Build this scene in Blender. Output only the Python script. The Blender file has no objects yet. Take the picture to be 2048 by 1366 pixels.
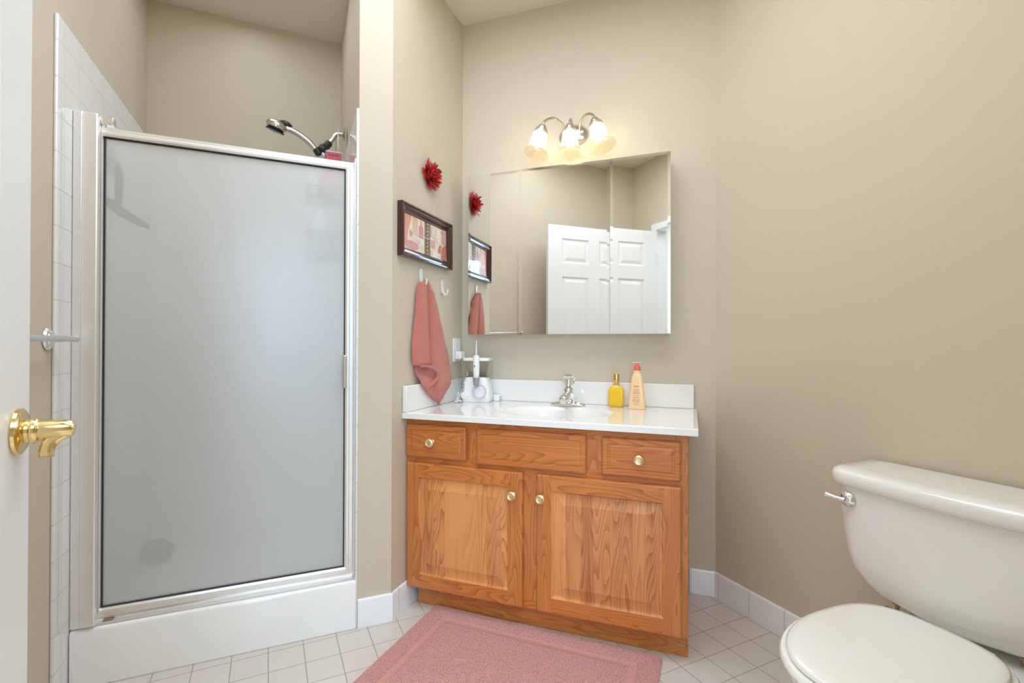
import bpy, bmesh, math, random
from mathutils import Vector, Matrix
rnd = random.Random(7)
sc = bpy.context.scene
col = sc.collection
R = math.radians

# ------------------------------------------------------------------ camera
F_PX = 988.0
cd = bpy.data.cameras.new('camera')
cam = bpy.data.objects.new('camera', cd)
col.objects.link(cam)
cd.sensor_width = 36.0
cd.lens = F_PX / 2048 * 36.0
cd.clip_start = 0.02
_y, _p, _r = R(19.9), R(-.32), R(.14)
fw = Vector((-math.sin(_y) * math.cos(_p), math.cos(_y) * math.cos(_p), -math.sin(_p)))
rt = Vector((math.cos(_y), math.sin(_y), 0))
up = rt.cross(fw)
rt2 = rt * math.cos(_r) + up * math.sin(_r)
up2 = -rt * math.sin(_r) + up * math.cos(_r)
cam.matrix_world = Matrix(((rt2.x, up2.x, -fw.x, 1.088), (rt2.y, up2.y, -fw.y, -2.267), (rt2.z, up2.z, -fw.z, 1.064), (0, 0, 0, 1)))
sc.camera = cam

# ------------------------------------------------------------------ light and exposure
world = bpy.data.worlds.new('world')
sc.world = world
world.use_nodes = True
world.node_tree.nodes['Background'].inputs[0].default_value = (.8, .85, .9, 1)
world.node_tree.nodes['Background'].inputs[1].default_value = .3
sc.view_settings.view_transform = 'Standard'
sc.view_settings.look = 'None'
sc.view_settings.gamma = 1
sc.view_settings.use_curve_mapping = False
sc.view_settings.exposure = 0.53
sc.cycles.max_bounces = 14
sc.cycles.diffuse_bounces = 8
sc.cycles.glossy_bounces = 6
sc.cycles.transmission_bounces = 10
sc.cycles.transparent_max_bounces = 16
sc.cycles.sample_clamp_indirect = 6


def area(name, loc, target, sx, sy, power, color):
    l = bpy.data.lights.new(name, 'AREA')
    l.shape = 'RECTANGLE'
    l.size, l.size_y = sx, sy
    l.energy = power
    l.color = color
    o = bpy.data.objects.new(name, l)
    col.objects.link(o)
    o.location = loc
    o.rotation_euler = (Vector(target) - Vector(loc)).to_track_quat('-Z', 'Y').to_euler()
    return o


area('bedroom_window_daylight', (1.85, -4.75, 1.45), (.6, -1.2, 1.0), 2.0, 1.7, 80, (.46, .70, 1.0))
area('bathroom_fill_light', (.62, -1.22, 2.655), (.62, -1.22, 0), 1.5, 1.3, 20.5, (.815, .89, 1.0))  # added overhead fill for the bathroom, no fixture behind it
area('shower_fill_light', tuple(Matrix.Translation((0, -.626, 0)) @ Matrix.Rotation(R(43.5), 4, 'Z') @ Vector((-.55, .42, 2.655))), (-.70, -.70, 0), .5, .5, 1.5, (.82, .91, 1.0))  # added fill, brightens the shower interior; not a known lamp
area('bedroom_fill_light', (1.9, -3.2, 2.655), (1.9, -3.2, 0), 1.4, 1.4, 46, (.80, .90, 1.0))  # added fill for the unseen room behind the camera
BULB = 11.5

# ------------------------------------------------------------------ frames of reference
AS = R(43.5)                       # shower front runs at this angle to the vanity wall
S0 = Vector((0, -.626, 0))
SH_M = Matrix.Translation(S0) @ Matrix.Rotation(AS, 4, 'Z')      # local x = right along the shower front, y = into the shower
AT = R(-46.5)
T0 = Vector((1.187, 0, 0))
TO_M = Matrix.Translation(T0) @ Matrix.Rotation(AT, 4, 'Z')      # local x = along the toilet wall, y = into the wall
ID = Matrix.Identity(4)


def SP(x, y, z=0):
    return SH_M @ Vector((x, y, z))


# ------------------------------------------------------------------ materials
def lin(r, g, b):
    f = lambda c: (c / 255) / 12.92 if c <= 10 else ((c / 255 + .055) / 1.055) ** 2.4
    return (f(r), f(g), f(b), 1)


class NT:
    def __init__(s, name):
        s.m = bpy.data.materials.new(name)
        s.m.use_nodes = True
        s.t = s.m.node_tree
        s.n = s.t.nodes
        s.b = s.n['Principled BSDF']
        s.out = s.n['Material Output']

    def new(s, typ, **kw):
        n = s.n.new(typ)
        for k, v in kw.items():
            if hasattr(n, k) and not k[0].isupper():
                setattr(n, k, v)
            else:
                n.inputs[k.replace('_', ' ')].default_value = v
        return n

    def L(s, a, b):
        s.t.links.new(a, b)

    def math(s, op, a, b=None, c=None):
        n = s.n.new('ShaderNodeMath')
        n.operation = op
        for i, v in enumerate((a, b, c)):
            if v is None:
                continue
            if isinstance(v, (int, float)):
                n.inputs[i].default_value = v
            else:
                s.L(v, n.inputs[i])
        return n.outputs[0]

    def bump(s, height, strength, dist):
        n = s.n.new('ShaderNodeBump')
        n.inputs['Strength'].default_value = strength
        n.inputs['Distance'].default_value = dist
        s.L(height, n.inputs['Height'])
        s.L(n.outputs[0], s.b.inputs['Normal'])
        return n


def mat(name, c, rough=.5, metal=0, coat=0, trans=0, ior=1.45, noise=None, emit=None, sheen=0, sub=0, spec=None):
    t = NT(name)
    b = t.b
    b.inputs['Base Color'].default_value = c
    b.inputs['Roughness'].default_value = rough
    b.inputs['Metallic'].default_value = metal
    b.inputs['Coat Weight'].default_value = coat
    b.inputs['Coat Roughness'].default_value = .05
    b.inputs['Transmission Weight'].default_value = trans
    b.inputs['IOR'].default_value = ior
    b.inputs['Sheen Weight'].default_value = sheen
    if spec is not None:
        b.inputs['Specular IOR Level'].default_value = spec
    if sub:
        b.inputs['Subsurface Weight'].default_value = sub
        b.inputs['Subsurface Radius'].default_value = (.02, .015, .01)
    if emit:
        b.inputs['Emission Color'].default_value = emit[0]
        b.inputs['Emission Strength'].default_value = emit[1]
    sc_, st, di, var = noise or (60, .05, .001, .03)
    co = t.new('ShaderNodeTexCoord')
    nz = t.new('ShaderNodeTexNoise', Scale=sc_, Detail=4.0)
    t.L(co.outputs['Object'], nz.inputs['Vector'])
    if st:
        t.bump(nz.outputs['Fac'], st, di)
    if var:
        mx = t.new('ShaderNodeMix', data_type='RGBA')
        mx.inputs[6].default_value = tuple(x * (1 - var) for x in c[:3]) + (1,)
        mx.inputs[7].default_value = tuple(min(1, x * (1 + var)) for x in c[:3]) + (1,)
        t.L(nz.outputs['Fac'], mx.inputs[0])
        t.L(mx.outputs[2], b.inputs['Base Color'])
    return t.m


def tile_mat(name, c, grout, w, h, mortar, rough, axes='XY', off=(0, 0), bumpd=.002, coat=0, var=.02):
    t = NT(name)
    co = t.new('ShaderNodeTexCoord')
    sp = t.new('ShaderNodeSeparateXYZ')
    t.L(co.outputs['Object'], sp.inputs[0])
    cb = t.new('ShaderNodeCombineXYZ')
    t.L(t.math('ADD', sp.outputs['XYZ'.index(axes[0])], 50 * w + off[0]), cb.inputs[0])
    t.L(t.math('ADD', sp.outputs['XYZ'.index(axes[1])], 50 * h + off[1]), cb.inputs[1])
    br = t.new('ShaderNodeTexBrick', offset=0.0, squash=1.0)
    br.inputs['Scale'].default_value = 1
    br.inputs['Mortar Size'].default_value = mortar
    br.inputs['Mortar Smooth'].default_value = .3
    br.inputs['Brick Width'].default_value = w
    br.inputs['Row Height'].default_value = h
    br.inputs['Color1'].default_value = c
    br.inputs['Color2'].default_value = tuple(x * (1 - var) for x in c[:3]) + (1,)
    br.inputs['Mortar'].default_value = grout
    t.L(cb.outputs[0], br.inputs['Vector'])
    t.L(br.outputs['Color'], t.b.inputs['Base Color'])
    inv = t.math('SUBTRACT', 1, br.outputs['Fac'])
    t.bump(inv, .5, bumpd)
    rr = t.math('ADD', t.math('MULTIPLY', br.outputs['Fac'], .5), rough)
    t.L(rr, t.b.inputs['Roughness'])
    t.b.inputs['Coat Weight'].default_value = coat
    return t.m


def oak(name, along, dark, light, seed=0., board=0.):
    """procedural oak: growth rings as contours of a stretched noise, pores, boards"""
    t = NT(name)
    co = t.new('ShaderNodeTexCoord')
    sp = t.new('ShaderNodeSeparateXYZ')
    t.L(co.outputs['Object'], sp.inputs[0])
    X, Y, Z = sp.outputs
    a, c = (Z, X) if along == 'Z' else (X, Z)
    if board:
        wob = t.math('MULTIPLY', t.math('SINE', t.math('MULTIPLY', c, 31.0)), .22)
        bid = t.math('FLOOR', t.math('ADD', t.math('DIVIDE', c, board), wob))
        wn = t.new('ShaderNodeTexWhiteNoise', noise_dimensions='1D')
        t.L(t.math('ADD', bid, seed), wn.inputs['W'])
        tint = wn.outputs['Value']
        shift = t.math('MULTIPLY', tint, 7.0)
    else:
        tint = None
        shift = seed * 1.7
    cb = t.new('ShaderNodeCombineXYZ')
    t.L(t.math('MULTIPLY', c, 11.0), cb.inputs[0])
    t.L(t.math('MULTIPLY', a, 1.3), cb.inputs[1])
    t.L(t.math('ADD', Y, shift), cb.inputs[2])
    nz = t.new('ShaderNodeTexNoise', Scale=1.0, Detail=1.5, Roughness=.45)
    t.L(cb.outputs[0], nz.inputs['Vector'])
    if board:
        wn2 = t.new('ShaderNodeTexWhiteNoise', noise_dimensions='1D')
        t.L(t.math('ADD', bid, seed + 17.3), wn2.inputs['W'])
        fr_ = t.math('ADD', t.math('MULTIPLY', wn2.outputs['Value'], 30.0), 7.0)
    else:
        fr_ = 26.0
    ring = t.math('FRACT', t.math('MULTIPLY', nz.outputs['Fac'], fr_))
    ring = t.math('POWER', ring, 2.2)
    if board:
        ring = t.math('MULTIPLY', ring, t.math('ADD', t.math('MULTIPLY', wn2.outputs['Value'], .9), .35))
    cb2 = t.new('ShaderNodeCombineXYZ')
    t.L(t.math('MULTIPLY', c, 420.0), cb2.inputs[0])
    t.L(t.math('MULTIPLY', a, 14.0), cb2.inputs[1])
    t.L(t.math('ADD', Y, shift), cb2.inputs[2])
    pz = t.new('ShaderNodeTexNoise', Scale=1.0, Detail=2.0)
    t.L(cb2.outputs[0], pz.inputs['Vector'])
    cb3 = t.new('ShaderNodeCombineXYZ')
    t.L(t.math('MULTIPLY', c, 12.0), cb3.inputs[0])
    t.L(t.math('MULTIPLY', a, 3.0), cb3.inputs[1])
    t.L(t.math('ADD', Y, t.math('ADD', shift, 3.3)), cb3.inputs[2])
    bz = t.new('ShaderNodeTexNoise', Scale=1.0, Detail=2.0)
    t.L(cb3.outputs[0], bz.inputs['Vector'])
    v = t.math('ADD', t.math('MULTIPLY', ring, .42), t.math('MULTIPLY', pz.outputs['Fac'], .30))
    v = t.math('ADD', v, t.math('MULTIPLY', bz.outputs['Fac'], .35))
    if tint is not None:
        v = t.math('ADD', v, t.math('MULTIPLY', tint, .42))
        v = t.math('SUBTRACT', v, .18)
    rp = t.new('ShaderNodeValToRGB')
    rp.color_ramp.elements[0].position = .22
    rp.color_ramp.elements[0].color = light
    rp.color_ramp.elements[1].position = .95
    rp.color_ramp.elements[1].color = dark
    t.L(v, rp.inputs[0])
    t.L(rp.outputs[0], t.b.inputs['Base Color'])
    t.b.inputs['Roughness'].default_value = .36
    t.b.inputs['Coat Weight'].default_value = .25
    t.b.inputs['Coat Roughness'].default_value = .2
    t.bump(pz.outputs['Fac'], .12, .0006)
    return t.m


M = {}
M['paint'] = mat('wall_paint', lin(205, 194, 173), .72, noise=(140, .12, .0012, .012), spec=.25)
M['ceil'] = mat('ceiling_paint', lin(226, 219, 205), .8, noise=(120, .1, .001, .01), spec=.2)
M['gloss_white'] = mat('white_door_paint', lin(236, 237, 236), .35, noise=(90, .03, .0005, .01))
M['porcelain'] = mat('porcelain', lin(240, 239, 234), .09, coat=.5, noise=(5, 0, 0, .008))
M['seat'] = mat('toilet_seat_plastic', lin(240, 238, 231), .16, coat=.3, noise=(5, 0, 0, .008))
M['marble'] = mat('cultured_marble', lin(235, 232, 226), .1, coat=.5, noise=(6, 0, 0, .015))
M['acrylic'] = mat('shower_acrylic', lin(240, 241, 240), .18, coat=.3, noise=(10, .02, .0005, .01))
M['chrome'] = mat('chrome', (.86, .86, .87, 1), .08, metal=1, noise=(40, 0, 0, .02))
M['satin'] = mat('satin_aluminium', (.95, .945, .94, 1), .32, metal=.8, noise=(30, 0, 0, .03))
M['nickel'] = mat('brushed_nickel', (.62, .58, .52, 1), .24, metal=1, noise=(80, .03, .0003, .03))
M['brass'] = mat('polished_brass', (.86, .66, .32, 1), .15, metal=1, noise=(40, 0, 0, .03))
M['knob'] = mat('knob_brass', (.95, .72, .42, 1), .34, metal=1, noise=(40, 0, 0, .03))
M['mirror'] = mat('mirror_silver', (.93, .94, .93, 1), 0.0, metal=1, noise=(2, 0, 0, .002))
M['oak_v'] = oak('oak_vertical', 'Z', lin(150, 74, 28), lin(206, 128, 64), 1.0)
M['oak_h'] = oak('oak_horizontal', 'X', lin(148, 72, 26), lin(206, 126, 60), 2.0)
M['oak_panel'] = oak('oak_panel_boards', 'Z', lin(140, 70, 28), lin(220, 148, 86), 3.0, board=.058)
M['oak_dark'] = oak('oak_toe', 'X', lin(150, 82, 36), lin(196, 122, 60), 5.0)
M['rubber'] = mat('dark_gasket', lin(45, 45, 48), .6)
M['black_plastic'] = mat('black_plastic', lin(42, 40, 38), .35)
M['white_plastic'] = mat('white_plastic', lin(236, 236, 234), .3, noise=(30, .02, .0003, .01))
M['hose'] = mat('hose_plastic', lin(205, 205, 203), .4)
M['grey_plastic'] = mat('grey_plastic', lin(150, 150, 150), .4)
M['mahogany'] = mat('mahogany_frame', lin(62, 26, 16), .18, coat=.8, noise=(50, .03, .0005, .25))
M['dark_wire'] = mat('dark_coated_wire', lin(80, 80, 82), .5)
M['hook'] = mat('pale_hook_plastic', lin(222, 219, 210), .35)
M['clear'] = mat('clear_plastic', (.96, .97, .97, 1), .03, trans=1, ior=1.3, noise=(5, 0, 0, 0))
M['crystal'] = mat('clear_acrylic_knob', (.98, .98, .98, 1), .02, trans=1, ior=1.45, noise=(5, 0, 0, 0))
M['base_tile'] = tile_mat('white_base_tile', lin(238, 239, 241), lin(205, 205, 205), .152, 5.0, .0022, .12, 'XZ', (.128, 2.5), coat=.3, bumpd=.001)
M['sh_tile'] = tile_mat('white_wall_tile_side', lin(236, 236, 235), lin(214, 213, 210), .108, .108, .0022, .1, 'YZ', (.06, 0), coat=.3, bumpd=.001)
M['sh_tile_b'] = tile_mat('white_wall_tile_back', lin(236, 236, 235), lin(214, 213, 210), .108, .108, .0022, .1, 'XZ', (0, 0), coat=.3, bumpd=.001)
M['floor'] = tile_mat('floor_tile', lin(210, 203, 194), lin(166, 157, 147), .1112, .1135, .0017, .28, 'XY', (0, 0), var=.03)
M['floor2'] = mat('bedroom_carpet', lin(196, 186, 168), .9, noise=(300, .4, .004, .08))
M['grout_white'] = mat('white_caulk', lin(232, 232, 230), .4)


def frosted():
    t = NT('obscure_glass')
    co = t.new('ShaderNodeTexCoord')
    nz = t.new('ShaderNodeTexNoise', Scale=330.0, Detail=2.0)
    t.L(co.outputs['Object'], nz.inputs['Vector'])
    bp = t.new('ShaderNodeBump')
    bp.inputs['Strength'].default_value = .35
    bp.inputs['Distance'].default_value = .0012
    t.L(nz.outputs['Fac'], bp.inputs['Height'])
    rf = t.new('ShaderNodeBsdfRefraction', Roughness=.33, IOR=1.08)
    rf.inputs['Color'].default_value = (.95, .96, .96, 1)
    gl = t.new('ShaderNodeBsdfGlossy', Roughness=.28)
    gl.inputs['Color'].default_value = (.9, .92, .93, 1)
    df = t.new('ShaderNodeBsdfDiffuse')
    df.inputs['Color'].default_value = (.9, .91, .91, 1)
    tl = t.new('ShaderNodeBsdfTranslucent')
    tl.inputs['Color'].default_value = (.92, .93, .93, 1)
    for n in (rf, gl, df):
        t.L(bp.outputs[0], n.inputs['Normal'])
    m1 = t.new('ShaderNodeMixShader')
    m1.inputs[0].default_value = .4
    t.L(df.outputs[0], m1.inputs[1]); t.L(tl.outputs[0], m1.inputs[2])
    m2 = t.new('ShaderNodeMixShader')
    m2.inputs[0].default_value = .55
    t.L(m1.outputs[0], m2.inputs[1]); t.L(rf.outputs[0], m2.inputs[2])
    m3 = t.new('ShaderNodeMixShader')
    m3.inputs[0].default_value = .10
    t.L(m2.outputs[0], m3.inputs[1]); t.L(gl.outputs[0], m3.inputs[2])
    t.L(m3.outputs[0], t.out.inputs[0])
    return t.m


M['frosted'] = frosted()


def shade_glass():
    t = NT('fluted_shade_glass')
    tr = t.new('ShaderNodeBsdfTransparent')
    tr.inputs[0].default_value = (1, .96, .88, 1)
    tl = t.new('ShaderNodeBsdfTranslucent')
    tl.inputs['Color'].default_value = (1, .93, .80, 1)
    df = t.new('ShaderNodeBsdfGlossy', Roughness=.1)
    lw = t.new('ShaderNodeLayerWeight', Blend=.35)
    m1 = t.new('ShaderNodeMixShader')
    m1.inputs[0].default_value = .42
    t.L(tr.outputs[0], m1.inputs[1]); t.L(tl.outputs[0], m1.inputs[2])
    m2 = t.new('ShaderNodeMixShader')
    t.L(t.math('MULTIPLY', lw.outputs['Facing'], .45), m2.inputs[0])
    t.L(m1.outputs[0], m2.inputs[1]); t.L(df.outputs[0], m2.inputs[2])
    t.L(m2.outputs[0], t.out.inputs[0])
    return t.m


M['shade'] = shade_glass()
M['bulb'] = mat('lit_bulb', (1, 1, 1, 1), .5, noise=(5, 0, 0, 0), emit=((1, .89, .78, 1), BULB))


def terry(name, c, scale, dist, strength=.8):
    t = NT(name)
    co = t.new('ShaderNodeTexCoord')
    vo = t.new('ShaderNodeTexVoronoi', Scale=scale)
    nz = t.new('ShaderNodeTexNoise', Scale=scale * .25, Detail=4.0)
    t.L(co.outputs['Object'], vo.inputs['Vector']); t.L(co.outputs['Object'], nz.inputs['Vector'])
    h = t.math('SUBTRACT', nz.outputs['Fac'], vo.outputs['Distance'])
    t.bump(h, strength, dist)
    mx = t.new('ShaderNodeMix', data_type='RGBA')
    mx.inputs[6].default_value = tuple(min(1, x * 1.15) for x in c[:3]) + (1,)
    mx.inputs[7].default_value = tuple(x * .6 for x in c[:3]) + (1,)
    t.L(vo.outputs['Distance'], mx.inputs[0])
    t.L(mx.outputs[2], t.b.inputs['Base Color'])
    t.b.inputs['Roughness'].default_value = .95
    t.b.inputs['Sheen Weight'].default_value = .35
    t.b.inputs['Sheen Tint'].default_value = (1, .8, .75, 1)
    t.b.inputs['Specular IOR Level'].default_value = .1
    return t.m


M['towel'] = terry('coral_terry', lin(212, 130, 118), 900, .0012)
M['rug'] = terry('rose_cotton_rug', lin(216, 154, 146), 210, .004, 1.0)
M['rug_flat'] = terry('rose_rug_flat_weave', lin(216, 154, 142), 500, .001, .5)


# ------------------------------------------------------------------ mesh building
class MB:
    """collects shapes (given in the frame of their thing) and links them as one mesh object"""

    def __init__(s):
        s.v, s.f, s.mi = [], [], []
        s.cur = 0

    def add(s, vs, fs, mi=None):
        o = len(s.v)
        s.v += [Vector(v) for v in vs]
        for f in fs:
            s.f.append([i + o for i in f])
            s.mi.append(s.cur if mi is None else mi)
        return s

    def box(s, a, b, mi=None):
        x0, y0, z0 = [min(a[i], b[i]) for i in range(3)]
        x1, y1, z1 = [max(a[i], b[i]) for i in range(3)]
        vs = [(x0, y0, z0), (x1, y0, z0), (x1, y1, z0), (x0, y1, z0), (x0, y0, z1), (x1, y0, z1), (x1, y1, z1), (x0, y1, z1)]
        return s.add(vs, [(0, 3, 2, 1), (4, 5, 6, 7), (0, 1, 5, 4), (1, 2, 6, 5), (2, 3, 7, 6), (3, 0, 4, 7)], mi)

    def prism(s, poly, z0, z1, mi=None):
        ar = sum(poly[i][0] * poly[(i + 1) % len(poly)][1] - poly[(i + 1) % len(poly)][0] * poly[i][1] for i in range(len(poly)))
        if ar < 0:
            poly = poly[::-1]
        n = len(poly)
        vs = [(p[0], p[1], z0) for p in poly] + [(p[0], p[1], z1) for p in poly]
        fs = [list(range(n))[::-1], list(range(n, 2 * n))] + [(i, (i + 1) % n, (i + 1) % n + n, i + n) for i in range(n)]
        return s.add(vs, fs, mi)

    def loft(s, rings, cap0=True, cap1=True, closed=True, mi=None):
        n = len(rings[0])
        vs = [p for r in rings for p in r]
        fs = []
        for k in range(len(rings) - 1):
            for i in range(n if closed else n - 1):
                j = (i + 1) % n
                fs.append((k * n + i, k * n + j, (k + 1) * n + j, (k + 1) * n + i))
        if cap0:
            fs.append(list(range(n))[::-1])
        if cap1:
            fs.append([(len(rings) - 1) * n + i for i in range(n)])
        return s.add(vs, fs, mi)

    def lathe(s, prof, base, axis, n=24, mi=None, flute=None, cap0=True, cap1=True):
        """prof = [(r, h)...] along axis from base"""
        ax = Vector(axis).normalized()
        e1 = ax.orthogonal().normalized()
        e2 = ax.cross(e1)
        rings = []
        for r, h in prof:
            ring = []
            for i in range(n):
                a = 2 * math.pi * i / n
                rr = r * (1 + (flute[1] * math.cos(flute[0] * a) if flute else 0))
                ring.append(Vector(base) + ax * h + (e1 * math.cos(a) + e2 * math.sin(a)) * rr)
            rings.append(ring)
        return s.loft(rings, cap0, cap1, mi=mi)

    def tube(s, pts, r, n=10, mi=None, smooth=0):
        pts = [Vector(p) for p in pts]
        if smooth:
            pts = catmull(pts, smooth)
        m = len(pts)
        rs = r if isinstance(r, (list, tuple)) else [r, r]
        rings = []
        prev = None
        for k, p in enumerate(pts):
            d = (pts[min(k + 1, m - 1)] - pts[max(k - 1, 0)]).normalized()
            if prev is None:
                e1 = d.orthogonal().normalized()
            else:
                e1 = (prev - d * prev.dot(d)).normalized()
            prev = e1
            e2 = d.cross(e1)
            u = k / (m - 1) * (len(rs) - 1)
            i0 = min(int(u), len(rs) - 2)
            rr = rs[i0] + (rs[i0 + 1] - rs[i0]) * (u - i0)
            rings.append([p + (e1 * math.cos(2 * math.pi * i / n) + e2 * math.sin(2 * math.pi * i / n)) * rr for i in range(n)])
        return s.loft(rings, mi=mi)

    def sphere(s, c, r, n=16, m=10, mi=None):
        rr = r if isinstance(r, (tuple, list)) else (r, r, r)
        rings = []
        for k in range(1, m):
            th = math.pi * k / m
            rings.append([(c[0] + rr[0] * math.sin(th) * math.cos(2 * math.pi * i / n), c[1] + rr[1] * math.sin(th) * math.sin(2 * math.pi * i / n), c[2] - rr[2] * math.cos(th)) for i in range(n)])
        return s.loft(rings, mi=mi)

    def xf(s, mtx, start=0):
        for i in range(start, len(s.v)):
            s.v[i] = mtx @ s.v[i]
        return s

    def build(s, name, mats, parent=None, mtx=None, smooth=True, bevel=0, label=None, angle=35, segs=2, sub=0, solid=0, origin=None):
        mats = mats if isinstance(mats, (list, tuple)) else [mats]
        me = bpy.data.meshes.new(name)
        vs = s.v
        if origin is not None:
            o_ = Vector(origin)
            vs = [v - o_ for v in vs]
        me.from_pydata([tuple(v) for v in vs], [], s.f)
        for i, m in enumerate(mats):
            me.materials.append(m)
        for p, i in zip(me.polygons, s.mi):
            p.material_index = i
        bm = bmesh.new()
        bm.from_mesh(me)
        bmesh.ops.recalc_face_normals(bm, faces=bm.faces)
        bm.to_mesh(me)
        bm.free()
        if smooth:
            me.shade_smooth()
            me.set_sharp_from_angle(angle=R(angle))
        me.update()
        o = bpy.data.objects.new(name, me)
        col.objects.link(o)
        if parent is not None:
            o.parent = parent
        if mtx is not None:
            o.matrix_world = mtx
        if origin is not None:
            o.matrix_local = (mtx or ID) @ Matrix.Translation(o_)
        if bevel:
            b = o.modifiers.new('bevel', 'BEVEL')
            b.width = bevel
            b.segments = segs
            b.limit_method = 'ANGLE'
            b.angle_limit = R(30)
            b.harden_normals = False
        if solid:
            b = o.modifiers.new('solid', 'SOLIDIFY')
            b.thickness = solid
            b.offset = 0
        if sub:
            b = o.modifiers.new('sub', 'SUBSURF')
            b.levels = b.render_levels = sub
        if label:
            o['label'] = label
        return o


def catmull(pts, k):
    out = []
    n = len(pts)
    for i in range(n - 1):
        p0, p1, p2, p3 = pts[max(i - 1, 0)], pts[i], pts[i + 1], pts[min(i + 2, n - 1)]
        for j in range(k):
            t = j / k
            out.append(.5 * ((2 * p1) + (p2 - p0) * t + (2 * p0 - 5 * p1 + 4 * p2 - p3) * t * t + (3 * p1 - p0 - 3 * p2 + p3) * t ** 3))
    out.append(pts[-1])
    return out


def interp(tab, x):
    if x <= tab[0][0]:
        return tab[0][1:]
    for a, b in zip(tab, tab[1:]):
        if x <= b[0]:
            t = (x - a[0]) / (b[0] - a[0])
            t = t * t * (3 - 2 * t) * .5 + t * .5
            return tuple(p + (q - p) * t for p, q in zip(a[1:], b[1:]))
    return tab[-1][1:]


def thing(name, label, cat, mtx=ID, loc=(0, 0, 0), group=None):
    o = bpy.data.objects.new(name, None)
    o.empty_display_size = .05
    col.objects.link(o)
    o.matrix_world = mtx @ Matrix.Translation(Vector(loc))
    o['label'] = label
    o['category'] = cat
    if group:
        o['group'] = group
    return o


def tag(o, label, cat, group=None):
    o['label'] = label
    o['category'] = cat
    if group:
        o['group'] = group
    return o


def struct(o):
    o['kind'] = 'structure'
    return o


def rot_to(v_from, v_to):
    return Vector(v_from).rotation_difference(Vector(v_to)).to_matrix().to_4x4()


# ------------------------------------------------------------------ the setting
CE = 2.68
DW = -1.75            # the doorway wall (shower frame y)
LU = -.985            # left wall surface (shower frame x)
TU = 1.29             # toilet wall in the shower frame
SB = .86              # shower back wall


def wall(name, poly, z0=0, z1=CE, m='paint', mtx=None, kind=True):
    return struct(MB().prism(poly, z0, z1).build(name, M[m], mtx=mtx, smooth=False))


wall('wall_back', [(-.05, 0), (1.187, 0), (1.30, .12), (-.05, .12)])
wall('wall_picture_side', [(-.001, -.626), (-.001, 0), (-.06, 0), (-.06, -.60)])
wall('wall_shower_end', [(0, 0), (-.125, 0), (-.125, .04), (.02, .10)], mtx=SH_M)
wall('wall_shower_right', [(-.125, .04), (-.125, SB + .1), (-.07, SB + .1), (-.07, .07)], mtx=SH_M)
wall('wall_shower_back', [(-.125, SB), (-1.10, SB), (-1.10, SB + .1), (-.125, SB + .1)], mtx=SH_M)
wall('wall_left', [(LU, SB), (LU, DW - .11), (LU - .1, DW - .11), (LU - .1, SB)], mtx=SH_M)
wall('wall_right', [(0, 0), (1.60, 0), (1.60, .12), (-.05, .12)], mtx=TO_M)
# doorway wall with its opening
JA, JB = -.655, .225
wall('wall_doorway', [(LU, DW), (JA - .02, DW), (JA - .02, DW - .11), (LU, DW - .11)], mtx=SH_M)
wall('wall_doorway_right', [(JB + .02, DW), (TU + .05, DW), (TU + .05, DW - .11), (JB + .02, DW - .11)], mtx=SH_M)
wall('wall_doorway_head', [(JA - .02, DW), (JB + .02, DW), (JB + .02, DW - .11), (JA - .02, DW - .11)], 2.06, CE, mtx=SH_M)
# the room behind the camera
wall('wall_bedroom_left', [(-1.9, DW - .11), (-1.9, -5.6), (-2.0, -5.6), (-2.0, DW - .11)], mtx=SH_M)
wall('wall_bedroom_front', [(-2.0, DW - .01), (LU - .1, DW - .01), (LU - .1, DW - .11), (-2.0, DW - .11)], mtx=SH_M)
wall('wall_bedroom_right', [(4.0, DW - .11), (4.0, -5.6), (4.1, -5.6), (4.1, DW - .11)], mtx=SH_M)
wall('wall_bedroom_near', [(TU + .05, DW), (4.1, DW), (4.1, DW - .11), (TU + .05, DW - .11)], mtx=SH_M)
wall('wall_bedroom_back', [(-2.0, -5.6), (4.1, -5.6), (4.1, -5.7), (-2.0, -5.7)], mtx=SH_M)

# floor: its own frame follows the tile grid, which sits a little off the walls
e1 = SP(1, .048) - SP(0, 0)
fl_ang = math.atan2(-(-e1.y), e1.x)
g0 = SP(-.085, -.135 - .048 * .085)
FM = Matrix.Translation((g0.x, g0.y, 0)) @ Matrix.Rotation(math.atan2(e1.y, e1.x), 4, 'Z')
plan = [SP(LU - .1, SB + .1), SP(LU - .1, DW - .055), SP(TU + .05, DW - .055), Vector((1.30, .12, 0)), Vector((-.05, .12, 0)), SP(-.07, SB + .1)]
inv = FM.inverted()
pl = [inv @ p for p in plan]
struct(MB().prism([(p.x, p.y) for p in pl], -.05, 0).build('floor', M['floor'], mtx=FM, smooth=False))
struct(MB().prism([(-2.0, DW - .055), (4.1, DW - .055), (4.1, -5.7), (-2.0, -5.7)], -.05, -.002).build('floor_bedroom', M['floor2'], mtx=SH_M, smooth=False))
struct(MB().prism([(-2.0, SB + .1), (4.1, SB + 1.9), (4.1, -5.7), (-2.0, -5.7)], CE, CE + .08).build('ceiling', M['ceil'], mtx=SH_M, smooth=False))


def baseboard(name, x0, x1, mtx, h=.104, y=0, side=-1):
    """tile skirting along local x, standing off the wall at local y"""
    mb = MB()
    t = .009 * side
    prof = [(y, 0), (y + t, 0), (y + t, h - .006), (y + t * .8, h - .002), (y + t * .45, h), (y, h)]
    mb.loft([[(x, a, b) for a, b in prof] for x in (x0, x1)])
    # little caulk bead where it meets the floor
    return struct(mb.build(name, M['base_tile'], mtx=mtx, angle=60))


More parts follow.
